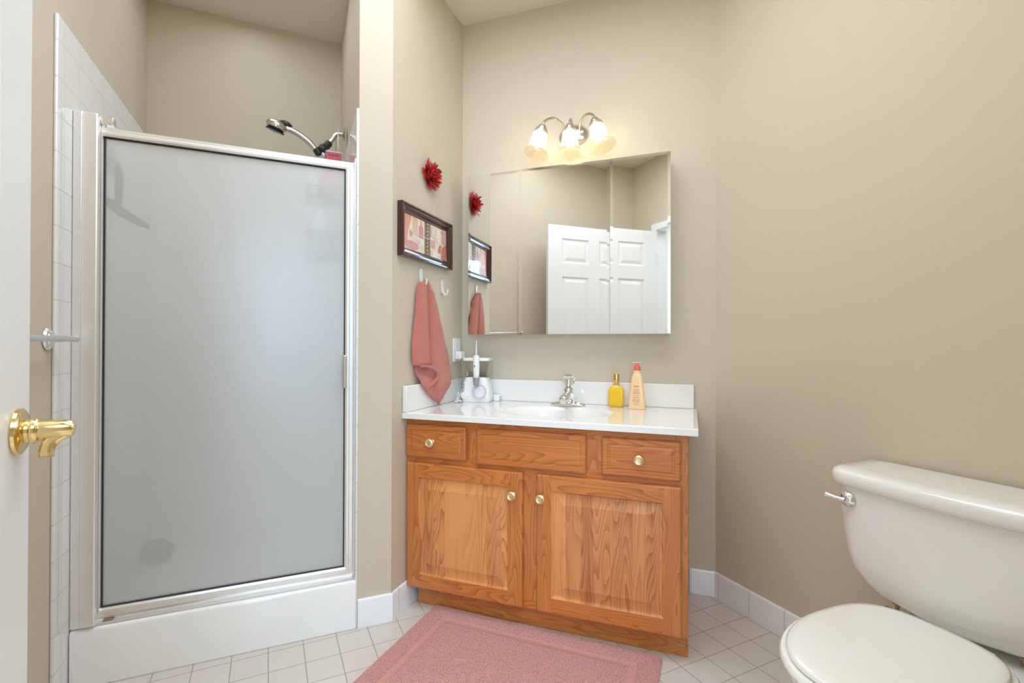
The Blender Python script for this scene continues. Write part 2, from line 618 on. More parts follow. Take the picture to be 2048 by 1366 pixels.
baseboard('baseboard_back', 1.083, 1.187, ID)
baseboard('baseboard_right', 0, 1.60, TO_M)
PWM = Matrix.Rotation(R(90), 4, 'Z')         # local x = world y, local y = -world x
baseboard('baseboard_picture_side', -.628, -.0, PWM)
baseboard('baseboard_shower_end', -.125, .004, SH_M)

# shower tile sheets
struct(MB().box((LU, -.11, 0), (LU + .010, SB, 2.02)).build('trim_shower_tile_left', M['sh_tile'], mtx=SH_M, bevel=.004))
struct(MB().box((-.135, -.004, 0), (-.1251, SB, 1.955)).build('trim_shower_tile_right', M['sh_tile'], mtx=SH_M, bevel=.004))
struct(MB().box((LU + .01, SB - .01, 0), (-.135, SB, 1.96)).build('trim_shower_tile_back', M['sh_tile_b'], mtx=SH_M, bevel=.003))

# curb and shower base
cb = MB()
prof = [(-.012, 0), (-.012, .163), (-.008, .174), (.004, .180), (.075, .180), (.088, .172), (.094, .16), (.10, .09), (.10, 0)]
cb.loft([[(x, a, b) for a, b in prof] for x in (LU + .012, -.131)])
cb.box((LU + .012, .09, 0), (-.137, SB - .012, .075))
tag(cb.build('shower_tray', M['acrylic'], mtx=SH_M, bevel=.003), 'white shower tray with a high curb below the frosted glass door', 'shower tray')

# ------------------------------------------------------------------ shower door
GY = .022   # plane of the glass
sd = thing('shower_door', 'frosted glass shower door in a polished aluminium frame', 'shower door', SH_M, (-.54, GY, .18))
O = Vector((-.54, GY, .18))


def sdp(mb, name, m, parent=sd, off=O, **k):
    for i in range(len(mb.v)):
        mb.v[i] = mb.v[i] - off
    return mb.build(name, m, parent, **k)


def lite(z0, z1, x0, x1):
    return MB().box((x0, GY - .0025, z0), (x1, GY + .0025, z1))


gl = sdp(lite(.228, 1.722, -.905, -.170), 'glass_pane', M['frosted'], smooth=False)
gk = MB()
for a, b in (((-.903, GY - .006, .228), (-.899, GY + .006, 1.722)), ((-.176, GY - .006, .228), (-.172, GY + .006, 1.722)),
             ((-.903, GY - .006, .227), (-.172, GY + .006, .231)), ((-.903, GY - .006, 1.717), (-.172, GY + .006, 1.721))):
    gk.box(a, b)
sdp(gk, 'gasket', M['rubber'], smooth=False)


def rail(p0, p1, prof, mi=None):
    """profile (depth y, across v) swept between p0 and p1 in the door plane"""
    d = (Vector(p1) - Vector(p0)).normalized()
    ac = Vector((0, 1, 0)).cross(d)
    return [[Vector(p) + Vector((0, a, 0)) + ac * b for a, b in prof] for p in (p0, p1)]


fr = MB()
W = .028
pr = [(.010, 0), (-.012, 0), (-.016, .006), (-.016, .013), (-.010, .017), (-.010, W), (.010, W)]
x0, x1, z0, z1 = -.903, -.172, .228, 1.721
# mitred frame: rings round the rectangle
ringset = []
for (cx, cz, sx, sz) in ((x0, z0, -1, -1), (x1, z0, 1, -1), (x1, z1, 1, 1), (x0, z1, -1, 1)):
    ringset.append([(cx + sx * b * (.2 if sx < 0 else 1), GY + a, cz + sz * b) for a, b in pr])
ringset.append(ringset[0])
fr.loft(ringset, False, False)
sdp(fr, 'door_frame', M['chrome_frame'] if 'chrome_frame' in M else M['satin'], angle=20)
hd = MB().box((-.182, GY - .040, .900), (-.168, GY - .008, 1.022))
sdp(hd, 'finger_pull', M['nickel'], bevel=.003, label='grey finger pull on the door edge')
jb = MB()
jb.box((LU + .0105, -.006, .182), (LU + .036, .050, 1.786))
jb.box((LU + .037, -.016, .186), (-.909, .044, 1.782))
sdp(jb, 'hinge_jamb', M['satin'], bevel=.004)
br = MB().box((-.909, .006, 1.758), (-.876, .036, 1.782)).box((-.909, .014, 1.74), (-.899, .03, 1.765))
sdp(br, 'pivot_bracket', M['chrome'], bevel=.002)
sj = MB().box((-.1405, -.002, .184), (-.136, .05, 1.765)).box((-.1435, .012, .19), (-.1405, .04, 1.755))
sdp(sj, 'strike_jamb', M['satin'], bevel=.0015)
sl = MB()
prof = [(.0, .181), (.0, .189), (.016, .191), (.018, .199), (.048, .199), (.056, .190), (.056, .181)]
sl.loft([[(x, a, b) for a, b in prof] for x in (-.938, -.142)])
sdp(sl, 'sill_track', M['satin'], angle=20)
sdp(MB().box((-.894, .0, .1895), (-.868, .0165, .1935)), 'rust_stain', mat('rust_on_sill', lin(150, 120, 100), .8, noise=(160, .3, .001, .35)), bevel=.001, label='brown rusty patch at the sill corner')

# ------------------------------------------------------------------ inside the shower
sh = thing('hand_shower', 'chrome hand shower head held by a black bracket above the shower door', 'shower head', SH_M, (-.135, .5, 2.045))
O2 = Vector((-.135, .5, 2.045))
a = MB().tube([(-.136, .5, 2.045), (-.158, .5, 2.047), (-.178, .5, 2.036), (-.192, .5, 2.012), (-.206, .5, 1.992)], .0105, 14, smooth=6)
sdp(a, 'shower_arm', M['nickel'], sh, O2)
sdp(MB().lathe([(.006, 0), (.030, 0), (.031, .003), (.024, .008), (.012, .012)], (-.1352, .5, 2.045), (-1, 0, 0), 28), 'wall_flange', M['nickel'], sh, O2)
b = MB()
d = Vector((-.60, 0, -.80)).normalized()
b.lathe([(.014, -.006), (.017, 0), (.017, .022), (.013, .026)], (-.205, .5, 1.995), d, 10)
b.lathe([(.014, 0), (.019, .006), (.019, .024), (.013, .030)], (-.224, .49, 1.975), d, 10)
b.sphere((-.240, .5, 1.955), (.016, .016, .018))
b.lathe([(.012, 0), (.0175, .004), (.0175, .03), (.012, .034)], (-.262, .5, 1.962), (.55, 0, -.83), 14)
sdp(b, 'bracket', M['black_plastic'], sh, O2, label='black plastic swivel bracket')
h = MB().tube([(-.247, .5, 1.932), (-.262, .5, 1.955), (-.290, .5, 1.985), (-.330, .5, 2.012), (-.372, .5, 2.030), (-.402, .5, 2.034)], [.0115, .0135, .0145, .0145, .0135, .015], 16, smooth=5)
h.lathe([(.012, 0), (.033, .004), (.043, .014), (.044, .024), (.040, .034), (.028, .042), (.010, .047)], Vector((-.431, .5, 2.015)), (.30, -.24, .925), 30)
sdp(h, 'handset', M['nickel'], sh, O2)
hs = O2
sf = MB().lathe([(.039, 0), (.040, .004), (.036, .006)], Vector((-.431, .5, 2.015)) - Vector((.30, -.24, .925)) * .003, (.30, -.24, .925), 30)
sdp(sf, 'spray_face', M['black_plastic'], sh, O2)
nz = MB()
for rr, n in ((.010, 5), (.020, 10), (.030, 15)):
    for i in range(n):
        a_ = 2 * math.pi * i / n
        ax = Vector((.30, -.24, .925)).normalized(); e1_ = Vector((.951, 0, -.308)); e2_ = ax.cross(e1_)
        c_ = Vector((-.431, .5, 2.015)) - ax * .004 + (e1_ * math.cos(a_) + e2_ * math.sin(a_)) * rr
        nz.lathe([(.0024, 0), (.0016, .003)], c_, -ax, 6)
sdp(nz, 'spray_nozzles', M['nickel'], sh, O2)
gp = MB().tube([(-.362, .497, 2.040), (-.378, .494, 2.049), (-.398, .492, 2.054), (-.414, .492, 2.055)], [.005, .011, .011, .005], 10, smooth=3)
sdp(gp, 'grip_pad', M['black_plastic'], sh, O2)
ho = MB()
hp = catmull([Vector(p) for p in [(-.238, .505, 1.938), (-.222, .51, 1.915), (-.212, .515, 1.86), (-.235, .52, 1.60), (-.26, .52, 1.35), (-.30, .52, 1.22), (-.34, .52, 1.30)]], 26)
ho.tube(hp, [.0075 + .0012 * (i % 2) for i in range(len(hp))], 10)
ho.lathe([(.008, 0), (.0125, .004), (.0125, .028), (.009, .034)], (-.237, .5, 1.952), (.60, 0, -.80), 12)
sdp(ho, 'hose', M['chrome'], sh, O2)

cad = thing('shower_caddy', 'wire caddy hung from the shower arm behind the frosted glass', 'caddy', SH_M, (-.17, .48, 1.45))
O3 = Vector((-.17, .48, 1.45))
c = MB()
c.tube([(-.166, .487, 1.90), (-.166, .4865, 2.044), (-.170, .5, 2.062), (-.174, .5135, 2.044), (-.174, .513, 1.90)], .0018, 6, smooth=4)
c.tube([(-.167, .4855, 2.046), (-.160, .48, 2.0), (-.150, .46, 1.95), (-.148, .45, 1.88)], .0015, 6)
c.tube([(-.170, .50, 1.91), (-.168, .50, 1.45)], .002, 6)
sdp(c, 'hanger_wire', M['nickel'], cad, O3)
for zz, hb in ((1.70, .045), (1.44, .11)):
    c = MB()
    for dz in (0, hb):
        c.tube([(-.145, .50, zz + dz), (-.285, .50, zz + dz), (-.30, .48, zz + dz), (-.30, .35, zz + dz), (-.285, .34, zz + dz), (-.145, .34, zz + dz), (-.145, .50, zz + dz)], .0035, 6)
    for i in range(11):
        xx = -.15 - i * .0145
        c.tube([(xx, .34, zz + hb), (xx, .34, zz), (xx, .50, zz), (xx, .50, zz + hb)], .0022, 5)
    sdp(c, 'basket', M['dark_wire'], cad, O3)


def bottle(name, mtx, loc, prof, mats, label, cat, cap=None, squash=1.0, n=24):
    t = thing(name, label, cat, mtx, loc)
    mb = MB().lathe(prof, (0, 0, 0), (0, 0, 1), n)
    mb.xf(Matrix.Scale(squash, 4, (0, 1, 0)))
    mb.build('bottle_body', mats[0], t)
    if cap:
        MB().lathe(cap, (0, 0, 0), (0, 0, 1), n).build('cap', mats[1], t)
    return t


pinkm = mat('pink_bottle_plastic', lin(214, 70, 110), .35)
bottle('shampoo_bottle', SH_M, (-.222, .38, 1.7045), [(.032, 0), (.035, .01), (.035, .085), (.022, .10)], [pinkm, pinkm], 'pink bottle blurred behind the frosted glass, standing in the wire caddy', 'bottle', [(.012, .10), (.012, .116), (.010, .118)])
bottle('conditioner_bottle', SH_M, (-.245, .385, 1.4445), [(.03, 0), (.033, .01), (.033, .17), (.02, .195)], [M['white_plastic'], M['white_plastic']], 'white bottle blurred behind the glass in the lower basket', 'bottle', [(.016, .195), (.016, .22)], .8)
bx = thing('soap_carton', 'pinkish red carton with dark lettering peeking over the shower door top', 'carton', SH_M, (-.187, .462, 1.7045))
mb = MB().box((-.032, -.01, 0), (.032, .012, .234))
cartm = mat('red_pink_carton', lin(205, 92, 112), .45)
mb.build('carton_body', cartm, bx, bevel=.001)
MB().box((-.034, -.012, .234), (.034, .014, .238)).build('carton_edge', M['white_plastic'], bx, bevel=.0005)
mb = MB()
for i, (xa, xb) in enumerate(((-.026, -.012), (-.009, .003), (.006, .022))):
    for k in range(5):
        xx = xa + (xb - xa) * k / 5
        mb.box((xx, -.0106, .217), (xx + (xb - xa) / 5 * .6, -.0099, .224))
mb.build('lettering', mat('dark_red_ink', lin(120, 40, 60), .5), bx, smooth=False)

# left side: white soap shelf, squeegee
shf = MB()
shf.prism([(LU + .0105, .055), (LU + .0105, .24), (LU + .06, .24), (LU + .098, .19), (LU + .108, .12), (LU + .10, .06)], 1.66, 1.705)
tag(shf.build('soap_shelf', mat('white_shelf_plastic', lin(250, 250, 250), .3), mtx=SH_M, bevel=.006), 'white rounded shelf on the shower side wall, blurred by the glass', 'shelf')
sq = thing('squeegee', 'dark squeegee hanging below the white shelf behind frosted glass', 'squeegee', SH_M, (-.895, .12, 1.643))
MB().tube([(0, 0, .012), (.004, .0, -.03), (.002, 0, -.11)], [.010, .013, .010], 10, smooth=4).build('handle', mat('brown_handle', lin(92, 74, 66), .5), sq)
MB().tube([(-.03, 0, -.10), (.0, -.01, -.125), (.04, -.02, -.155), (.095, -.03, -.185)], [.012, .016, .014, .008], 10, smooth=4).build('blade', mat('dark_teal_rubber', lin(58, 72, 72), .5), sq)
sp_ = MB().sphere((0, 0, 0), (.050, .034, .046), 20, 12)
for i, v in enumerate(sp_.v):
    sp_.v[i] = v * (1 + .07 * math.sin(v.x * 160) * math.sin(v.z * 170 + 1))
o = sp_.build('bath_sponge', mat('dark_blue_grey_sponge', lin(70, 78, 96), .9), mtx=SH_M @ Matrix.Translation((-.785, .15, .333)))
tag(o, 'dark blue-grey sponge blurred low behind the frosted glass', 'sponge')
tag(MB().tube([(-.785, .15, .38), (-.80, .12, .60), (-.82, .15, .9), (-.86, .17, 1.2), (-.90, .20, 1.5), (-.93, .21, 1.658)], .0012, 6, smooth=4).build('sponge_cord', M['white_plastic'], mtx=SH_M), 'thin white cord from the shelf down to the sponge', 'cord')

# ------------------------------------------------------------------ towel bar on the left wall
tb = thing('towel_bar', 'chrome towel bar on the left wall behind the open door', 'towel bar', SH_M, (LU + .0006, -.14, 1.076))
for yy in (0, -.62):
    m_ = MB().lathe([(.006, 0), (.030, 0), (.032, .003), (.030, .006), (.026, .006), (.026, .009), (.022, .010), (.021, .013), (.011, .017), (.009, .03), (.009, .058)], (0, yy, 0), (1, 0, 0), 32)
    m_.sphere((.064, yy, 0), (.0105, .0115, .0105))
    m_.build('post', M['chrome'], tb)
MB().tube([(.064, .006, 0), (.064, -.626, 0)], .0085, 16).build('bar', M['chrome'], tb)

# ------------------------------------------------------------------ the entry door
HX = Vector((.08, -1.78, 0))
DA = R(-40)
DOOR_M = Matrix.Translation(HX) @ Matrix.Rotation(DA, 4, 'Z')    # local x from the free edge to the hinge, local -y .. room face is +y
DWID = .85
door = thing('door_1', 'white six-panel door standing open at the edge of the view', 'door', DOOR_M)
door['kind'] = 'structure'
T = .035


def panel_face(mb, W_, H_, cols, rows, y, s):
    """a door face with recessed raised panels; s = +1 faces +y"""
    xs = sorted({0, W_} | {v for c_ in cols for v in c_})
    zs = sorted({0.012, H_} | {v for r_ in rows for v in r_})
    for i in range(len(xs) - 1):
        for k in range(len(zs) - 1):
            xa, xb, za, zb = xs[i], xs[i + 1], zs[k], zs[k + 1]
            if (xa, xb) in cols and (za, zb) in rows:
                rings = []
                for ins, dep in ((0, 0), (.004, .006), (.012, .009), (.020, .009), (.040, .003), (.046, .002)):
                    rings.append([(xa + ins, y - s * dep, za + ins), (xb - ins, y - s * dep, za + ins), (xb - ins, y - s * dep, zb - ins), (xa + ins, y - s * dep, zb - ins)])
                mb.loft(rings, False, True)
            else:
                mb.add([(xa, y, za), (xb, y, za), (xb, y, zb), (xa, y, zb)], [(0, 1, 2, 3)])


mb = MB()
cols = [(.125, .375), (.475, .725)]
rows = [(.24, .86), (.98, 1.615), (1.725, 1.925)]
panel_face(mb, DWID, 2.03, cols, rows, 0, 1)
panel_face(mb, DWID, 2.03, cols, rows, -T, -1)
mb.add([(0, 0, .012), (0, -T, .012), (0, -T, 2.03), (0, 0, 2.03)], [(0, 1, 2, 3)])
mb.add([(DWID, 0, .012), (DWID, -T, .012), (DWID, -T, 2.03), (DWID, 0, 2.03)], [(0, 1, 2, 3)])
mb.add([(0, 0, 2.03), (DWID, 0, 2.03), (DWID, -T, 2.03), (0, -T, 2.03)], [(0, 1, 2, 3)])
mb.add([(0, 0, .012), (DWID, 0, .012), (DWID, -T, .012), (0, -T, .012)], [(0, 1, 2, 3)])
mb.build('door_leaf', M['gloss_white'], door, smooth=False)
KX, KZ = .055, .929
lv = MB()
lv.lathe([(.010, 0), (.034, 0), (.036, .002), (.035, .006), (.030, .009), (.022, .0105), (.018, .012), (.0175, .016), (.0195, .018), (.0200, .022), (.018, .026), (.0145, .027)], (KX, 0, KZ), (0, 1, 0), 36)
lv.lathe([(.0150, .026), (.0155, .030), (.0150, .054), (.0135, .062), (.0120, .066)], (KX, 0, KZ), (0, 1, 0), 28)
lv.lathe([(.0085, .066), (.0085, .068), (.005, .068)], (KX, 0, KZ), (0, 1, 0), 20)
lv.build('lever_hub', M['brass'], door, label='polished brass rose and hub of the door lever')
bl = MB()
path = catmull([Vector(p) for p in [(KX + .002, .056, KZ - .006), (KX + .003, .048, KZ - .011), (KX + .004, .041, KZ - .018), (KX + .006, .0375, KZ - .025), (KX + .008, .0365, KZ - .033), (KX + .010, .0365, KZ - .040)]], 6)
rings = []
for i, p in enumerate(path):
    d_ = (path[min(i + 1, len(path) - 1)] - path[max(i - 1, 0)]).normalized()
    w_ = Vector((0, 1, 0)); w_ = (w_ - d_ * w_.dot(d_)).normalized(); n_ = d_.cross(w_)
    hw, ht = .0092, .0075
    rings.append([p + w_ * (hw * math.copysign(abs(math.cos(q)) ** .6, math.cos(q))) + n_ * (ht * math.copysign(abs(math.sin(q)) ** .6, math.sin(q))) for q in [2 * math.pi * k / 16 for k in range(16)]])
bl.loft(rings)
bl.build('lever_blade', M['brass'], door, label='curved brass lever blade')
for zz in (.25, 1.02, 1.80):
    MB().lathe([(.006, -.045), (.006, .045)], (DWID + .006, .004, zz), (0, 0, 1), 10).build('hinge', M['satin'], door)

# door lining and casing, in the doorway wall
jm = MB()
jm.box((JA - .02, DW - .11, 0), (JA, DW, 2.04)).box((JB, DW - .11, 0), (JB + .02, DW, 2.04)).box((JA - .02, DW - .11, 2.04), (JB + .02, DW, 2.06))
struct(jm.build('trim_door_lining', M['gloss_white'], mtx=SH_M, bevel=.001))


def casing(nm, y, s):
    c_ = MB()
    pr_ = [(0, 0), (.010, 0), (.014, .006), (.014, .02), (.018, .035), (.018, .050), (.010, .056), (0, .057)]
    a0, b0, z_ = JA - .005, JB + .005, 2.045
    pts_ = [(a0, 0, -1, 0), (a0, z_, -1, 1), (b0, z_, 1, 1), (b0, 0, 1, 0)]
    c_.loft([[(px + sx * w_, y + s * d_, pz + sz * w_) for d_, w_ in pr_] for px, pz, sx, sz in pts_])
    return struct(c_.build(nm, M['gloss_white'], mtx=SH_M, angle=25))


casing('trim_casing_bathroom', DW, 1)
casing('trim_casing_bedroom', DW - .11, -1)

# ------------------------------------------------------------------ vanity cabinet
VX0, VX1, VF = .002, 1.080, -.515       # case left, right, face of the frame
van = thing('vanity_cabinet', 'golden oak vanity cabinet with two raised-panel doors', 'cabinet', ID, ((VX0 + VX1) / 2, -.25, 0))
OV = Vector(((VX0 + VX1) / 2, -.25, 0))


def vp(mb, name, m, parent=None, **k):
    for i in range(len(mb.v)):
        mb.v[i] = mb.v[i] - OV
    return mb.build(name, m, parent or van, **k)


vp(MB().box((VX0, VF + .018, .085), (VX0 + .014, -.004, .765)), 'side_panel', M['oak_v'], smooth=False)
vp(MB().box((VX1 - .014, VF + .018, .085), (VX1 - .0005, -.004, .765)).box((VX1 - .014, -.4615, 0), (VX1 - .0005, -.004, .085)), 'side_panel', M['oak_v'], smooth=False)
vp(MB().box((VX0 + .014, VF + .018, .085), (VX1 - .014, -.010, .097)), 'bottom_panel', M['oak_h'], smooth=False)
vp(MB().box((VX0 + .03, -.478, 0), (VX1 - .001, -.462, .085)), 'toe_kick', M['oak_dark'], bevel=.001)
# face frame, butt-jointed stiles and rails
ff = MB()
ff.box((VX0, VF, .085), (VX0 + .038, VF + .018, .7655), 0)
ff.box((VX1 - .038, VF, .085), (VX1, VF + .018, .7655), 0)
ff.box((VX0 + .038, VF, .7255), (VX1 - .038, VF + .018, .7655), 1)
ff.box((VX0 + .038, VF, .575), (VX1 - .038, VF + .018, .62), 1)
ff.box((VX0 + .038, VF, .085), (VX1 - .038, VF + .018, .115), 1)
ff.box((.26, VF, .62), (.325, VF + .018, .7255), 0)
ff.box((.73, VF, .62), (.805, VF + .018, .7255), 0)
ff.box((.492, VF, .115), (.568, VF + .018, .575), 0)
vp(ff, 'face_frame', [M['oak_v'], M['oak_h']], bevel=.0008)

def knob(parent, x, z, yf):
    k = MB().lathe([(.010, 0), (.0105, .002), (.0066, .005), (.006, .012), (.011, .015), (.017, .018), (.0182, .022), (.0172, .026), (.0125, .0292), (.0115, .0285), (.0065, .0275), (.002, .0275)], (x, yf, z), (0, -1, 0), 28)
    return vp(k, 'knob', M['knob'], parent)


def rp_door(x0, x1, z0, z1, kx, kz):
    """frame-and-panel door: stiles run up, rails across, raised centre panel of glued boards"""
    yf = VF - .019
    st = .056
    d = MB()
    # edge-profiled front made of four mitre-free members
    def member(xa, xb, za, zb, mi, eL, eR, eB, eT):
        b_ = .006
        rings = [[(xa, VF - .001, za), (xb, VF - .001, za), (xb, VF - .001, zb), (xa, VF - .001, zb)],
                 [(xa, yf + .006, za), (xb, yf + .006, za), (xb, yf + .006, zb), (xa, yf + .006, zb)],
                 [(xa + .002 * eL, yf + .002, za + .002 * eB), (xb - .002 * eR, yf + .002, za + .002 * eB), (xb - .002 * eR, yf + .002, zb - .002 * eT), (xa + .002 * eL, yf + .002, zb - .002 * eT)],
                 [(xa + b_ * eL, yf, za + b_ * eB), (xb - b_ * eR, yf, za + b_ * eB), (xb - b_ * eR, yf, zb - b_ * eT), (xa + b_ * eL, yf, zb - b_ * eT)]]
        d.loft(rings, mi=mi)
    member(x0, x0 + st, z0, z1, 0, 1, 0, 1, 1)
    member(x1 - st, x1, z0, z1, 0, 0, 1, 1, 1)
    member(x0 + st, x1 - st, z0, z0 + st, 1, 0, 0, 1, 0)
    member(x0 + st, x1 - st, z1 - st, z1, 1, 0, 0, 0, 1)
    dr = vp(d, 'cabinet_door', [M['oak_v'], M['oak_h']], angle=20)
    p = MB()
    rings = []
    for ins, dep in ((-.002, .0005), (.0, .0005), (.004, .004), (.007, .0095), (.012, .0098), (.018, .009), (.042, .0015), (.046, .0002), (.05, .0002)):
        a_, b_, c_, e_ = x0 + st + ins, x1 - st - ins, z0 + st + ins, z1 - st - ins
        rings.append([(a_, yf + dep, c_), (b_, yf + dep, c_), (b_, yf + dep, e_), (a_, yf + dep, e_)])
    p.loft(rings, False, True)
    p.cur = 0
    pn = vp(p, 'raised_panel', M['oak_panel'], dr, angle=12)
    knob(dr, kx, kz, yf)
    return dr


rp_door(.009, .503, .089, .589, .467, .505)
rp_door(.557, 1.059, .089, .589, .577, .505)


def drawer(name, x0, x1, z0, z1, kx=None):
    yf = VF - .019
    p = MB()
    rings = []
    for ins, y_ in ((0, VF - .001), (0, yf + .006), (.002, yf + .002), (.006, yf), (.019, yf), (.0205, yf + .0028), (.024, yf + .003), (.030, yf + .0008), (.032, yf + .0008)):
        rings.append([(x0 + ins, y_, z0 + ins), (x1 - ins, y_, z0 + ins), (x1 - ins, y_, z1 - ins), (x0 + ins, y_, z1 - ins)])
    p.loft(rings)
    dr = vp(p, name, M['oak_h'], angle=15)
    if kx:
        knob(dr, kx, (z0 + z1) / 2, yf)
    return dr


drawer('drawer', .006, .271, .612, .741, .125)
drawer('false_drawer_front', .316, .739, .605, .741)
drawer('drawer', .795, 1.057, .608, .739, .923)

# ------------------------------------------------------------------ vanity top with its basin
VT = Vector((.555, -.28, .766))
top = thing('marble_countertop', 'white cultured marble vanity top with an oval basin', 'countertop', ID, VT)
BC, BA, BB = (.565, -.300), .232, .172


def basin(x, y):
    r = math.hypot((x - BC[0]) / BA, (y - BC[1]) / BB)
    if r >= 1.06:
        return 0
    if r >= .94:
        t = (1.06 - r) / .12
        return -.010 * t * t
    t = 1 - (r / .94) ** 2
    return -.010 - .018 * min(1, t * 6) - .105 * t ** .75


cx0, cx1, cy0, cy1 = .001, 1.111, -.556, -.001
NX, NY = 148, 74
g = MB()
vs = []
for j in range(NY + 1):
    for i in range(NX + 1):
        x = cx0 + (cx1 - cx0) * i / NX
        y = cy0 + (cy1 - cy0) * j / NY
        edge = max(0, .008 - (y - cy0)) / .008
        z = .790 + basin(x, y) - .003 * edge ** 2
        vs.append((x - VT.x, y - VT.y, z - VT.z))
fs = [(j * (NX + 1) + i, j * (NX + 1) + i + 1, (j + 1) * (NX + 1) + i + 1, (j + 1) * (NX + 1) + i) for j in range(NY) for i in range(NX)]
# underside skirt: a copy 6 mm below the bowl and a slab edge
vs2 = []
for j in range(NY + 1):
    for i in range(NX + 1):
        x, y, z = vs[j * (NX + 1) + i]
        vs2.append((x, y, min(0.0005, z - .008)))
n0 = len(vs)
fs2 = [(n0 + a, n0 + d_, n0 + c_, n0 + b_) for a, b_, c_, d_ in fs]
side = []
for i in range(NX):
    side.append((i, n0 + i, n0 + i + 1, i + 1))
    k_ = NY * (NX + 1)
    side.append((k_ + i + 1, n0 + k_ + i + 1, n0 + k_ + i, k_ + i))
for j in range(NY):
    a_, b_ = j * (NX + 1), (j + 1) * (NX + 1)
    side.append((b_, n0 + b_, n0 + a_, a_))
    a_, b_ = a_ + NX, b_ + NX
    side.append((a_, n0 + a_, n0 + b_, b_))
g.add(vs + vs2, fs + fs2 + side)
g.build('basin_slab', M['marble'], top, angle=50)
MB().box((cx0 - VT.x, -.021 - VT.y, .0242), (1.101 - VT.x, -.001 - VT.y, .127)).build('backsplash', M['marble'], top, bevel=.003)
MB().box((cx0 - VT.x, -.554 - VT.y, .0242), (.021 - VT.x, -.0215 - VT.y, .130)).build('side_splash', M['marble'], top, bevel=.003)
MB().lathe([(.022, 0), (.022, .002), (.014, .003), (.012, .001)], (BC[0] - VT.x, BC[1] - VT.y, -.1085), (0, 0, 1), 24).build('drain', M['chrome'], top)

# ------------------------------------------------------------------ faucet
CZ = .7905
fa = thing('faucet', 'chrome single-handle basin faucet with a clear knob', 'faucet', ID, (.575, -.105, CZ))
f_ = MB()
# wide base whose wings slope down from the middle
prs = []
for x in [-.078, -.074, -.06, -.04, -.026, -.016, 0, .016, .026, .04, .06, .074, .078]:
    ax_ = abs(x)
    hh = .012 + .014 * max(0, 1 - ax_ / .078) ** 1.0 + (.0 if ax_ > .03 else .004)
    dd = .026 if ax_ < .07 else .026 - (ax_ - .07) * 1.2
    prs.append([(x, -dd, 0), (x, -dd, hh * .45), (x, -dd * .55, hh), (x, dd * .55, hh), (x, dd, hh * .5), (x, dd, 0)])
f_.loft(prs)
f_.build('base_plate', M['chrome'], fa, angle=30, bevel=.001)
f_ = MB()
f_.lathe([(.026, 0), (.025, .02), (.0225, .04), (.021, .062), (.019, .068), (.013, .070)], (0, 0, .012), (0, 0, 1), 28)
# spout: broad hood leaning out over the basin
rings = []
for (y, z, w, h) in ((.004, .036, .026, .030), (-.025, .042, .027, .026), (-.055, .044, .025, .019), (-.085, .042, .022, .014), (-.105, .038, .018, .011), (-.112, .034, .013, .008)):
    rings.append([(w * math.cos(q), y + .0 * math.sin(q), z + h * math.sin(q)) for q in [2 * math.pi * k / 20 for k in range(20)]])
f_.loft(rings)
f_.lathe([(.011, 0), (.012, .004), (.011, .012)], (0, -.096, .020), (0, 0, 1), 18)
f_.build('spout', M['chrome'], fa)
k_ = MB().lathe([(.010, 0), (.016, .006), (.024, .016), (.0275, .030), (.027, .042), (.022, .052), (.014, .056), (.004, .057)], (0, 0, .083), (0, 0, 1), 8 * 3, flute=(8, .035))
k_.build('clear_knob', M['crystal'], fa, label='clear faceted acrylic knob')
MB().lathe([(.008, 0), (.008, .044), (.016, .046), (.016, .050), (.010, .052)], (0, 0, .083), (0, 0, 1), 20).build('knob_core', M['chrome'], fa)

# ------------------------------------------------------------------ bottles on the counter
cl = thing('cologne_bottle', 'small square bottle of yellow cologne with a gold cap', 'bottle', ID, (.780, -.062, CZ))


def sq_ring(w, d, z, r, n=6):
    out = []
    for (sx, sy, a0) in ((1, 1, 0), (-1, 1, 90), (-1, -1, 180), (1, -1, 270)):
        for k in range(n + 1):
            q = R(a0 + 90 * k / n)
            out.append((sx * (w - r) + r * math.cos(q), sy * (d - r) + r * math.sin(q), z))
    return out


MB().loft([sq_ring(.026, .015, 0, .008), sq_ring(.032, .019, .006, .010), sq_ring(.034, .020, .03, .011), sq_ring(.034, .020, .072, .011), sq_ring(.030, .018, .084, .010), sq_ring(.016, .014, .092, .010), sq_ring(.012, .012, .096, .010)]).build('bottle_body', mat('yellow_cologne', lin(236, 190, 30), .12, coat=.6, noise=(4, 0, 0, .06), sub=.0), cl, angle=60)
MB().lathe([(.014, .096), (.014, .099), (.010, .1), (.010, .103)], (0, 0, 0), (0, 0, 1), 20).build('collar', mat('pinkish_collar', lin(216, 176, 150), .3), cl)
MB().lathe([(.012, .103), (.0128, .105), (.0125, .142), (.0115, .144), (.004, .1445)], (0, 0, 0), (0, 0, 1), 24).build('cap', mat('gold_cap', (.80, .55, .18, 1), .2, metal=1), cl)

lo = thing('lotion_bottle', 'tall tapered peach lotion bottle with a coral pump top', 'bottle', ID, (.874, -.112, CZ))
MB().loft([sq_ring(.035, .020, 0, .010), sq_ring(.036, .021, .004, .010), sq_ring(.0315, .019, .05, .010), sq_ring(.026, .017, .10, .010), sq_ring(.0215, .016, .138, .010), sq_ring(.018, .015, .148, .010), sq_ring(.014, .014, .152, .010)]).build('bottle_body', mat('peach_lotion_plastic', lin(242, 206, 158), .25, coat=.3, noise=(10, 0, 0, .04)), lo, angle=60)
MB().lathe([(.0155, .152), (.0158, .162), (.013, .164)], (0, 0, 0), (0, 0, 1), 20).build('neck_ring', mat('cream_ring', lin(240, 214, 160), .3), lo)
MB().lathe([(.0145, .164), (.0145, .172), (.012, .182), (.0075, .188), (.006, .194)], (0, 0, 0), (0, 0, 1), 20).build('pump_collar', mat('coral_pump', lin(222, 104, 86), .35), lo)
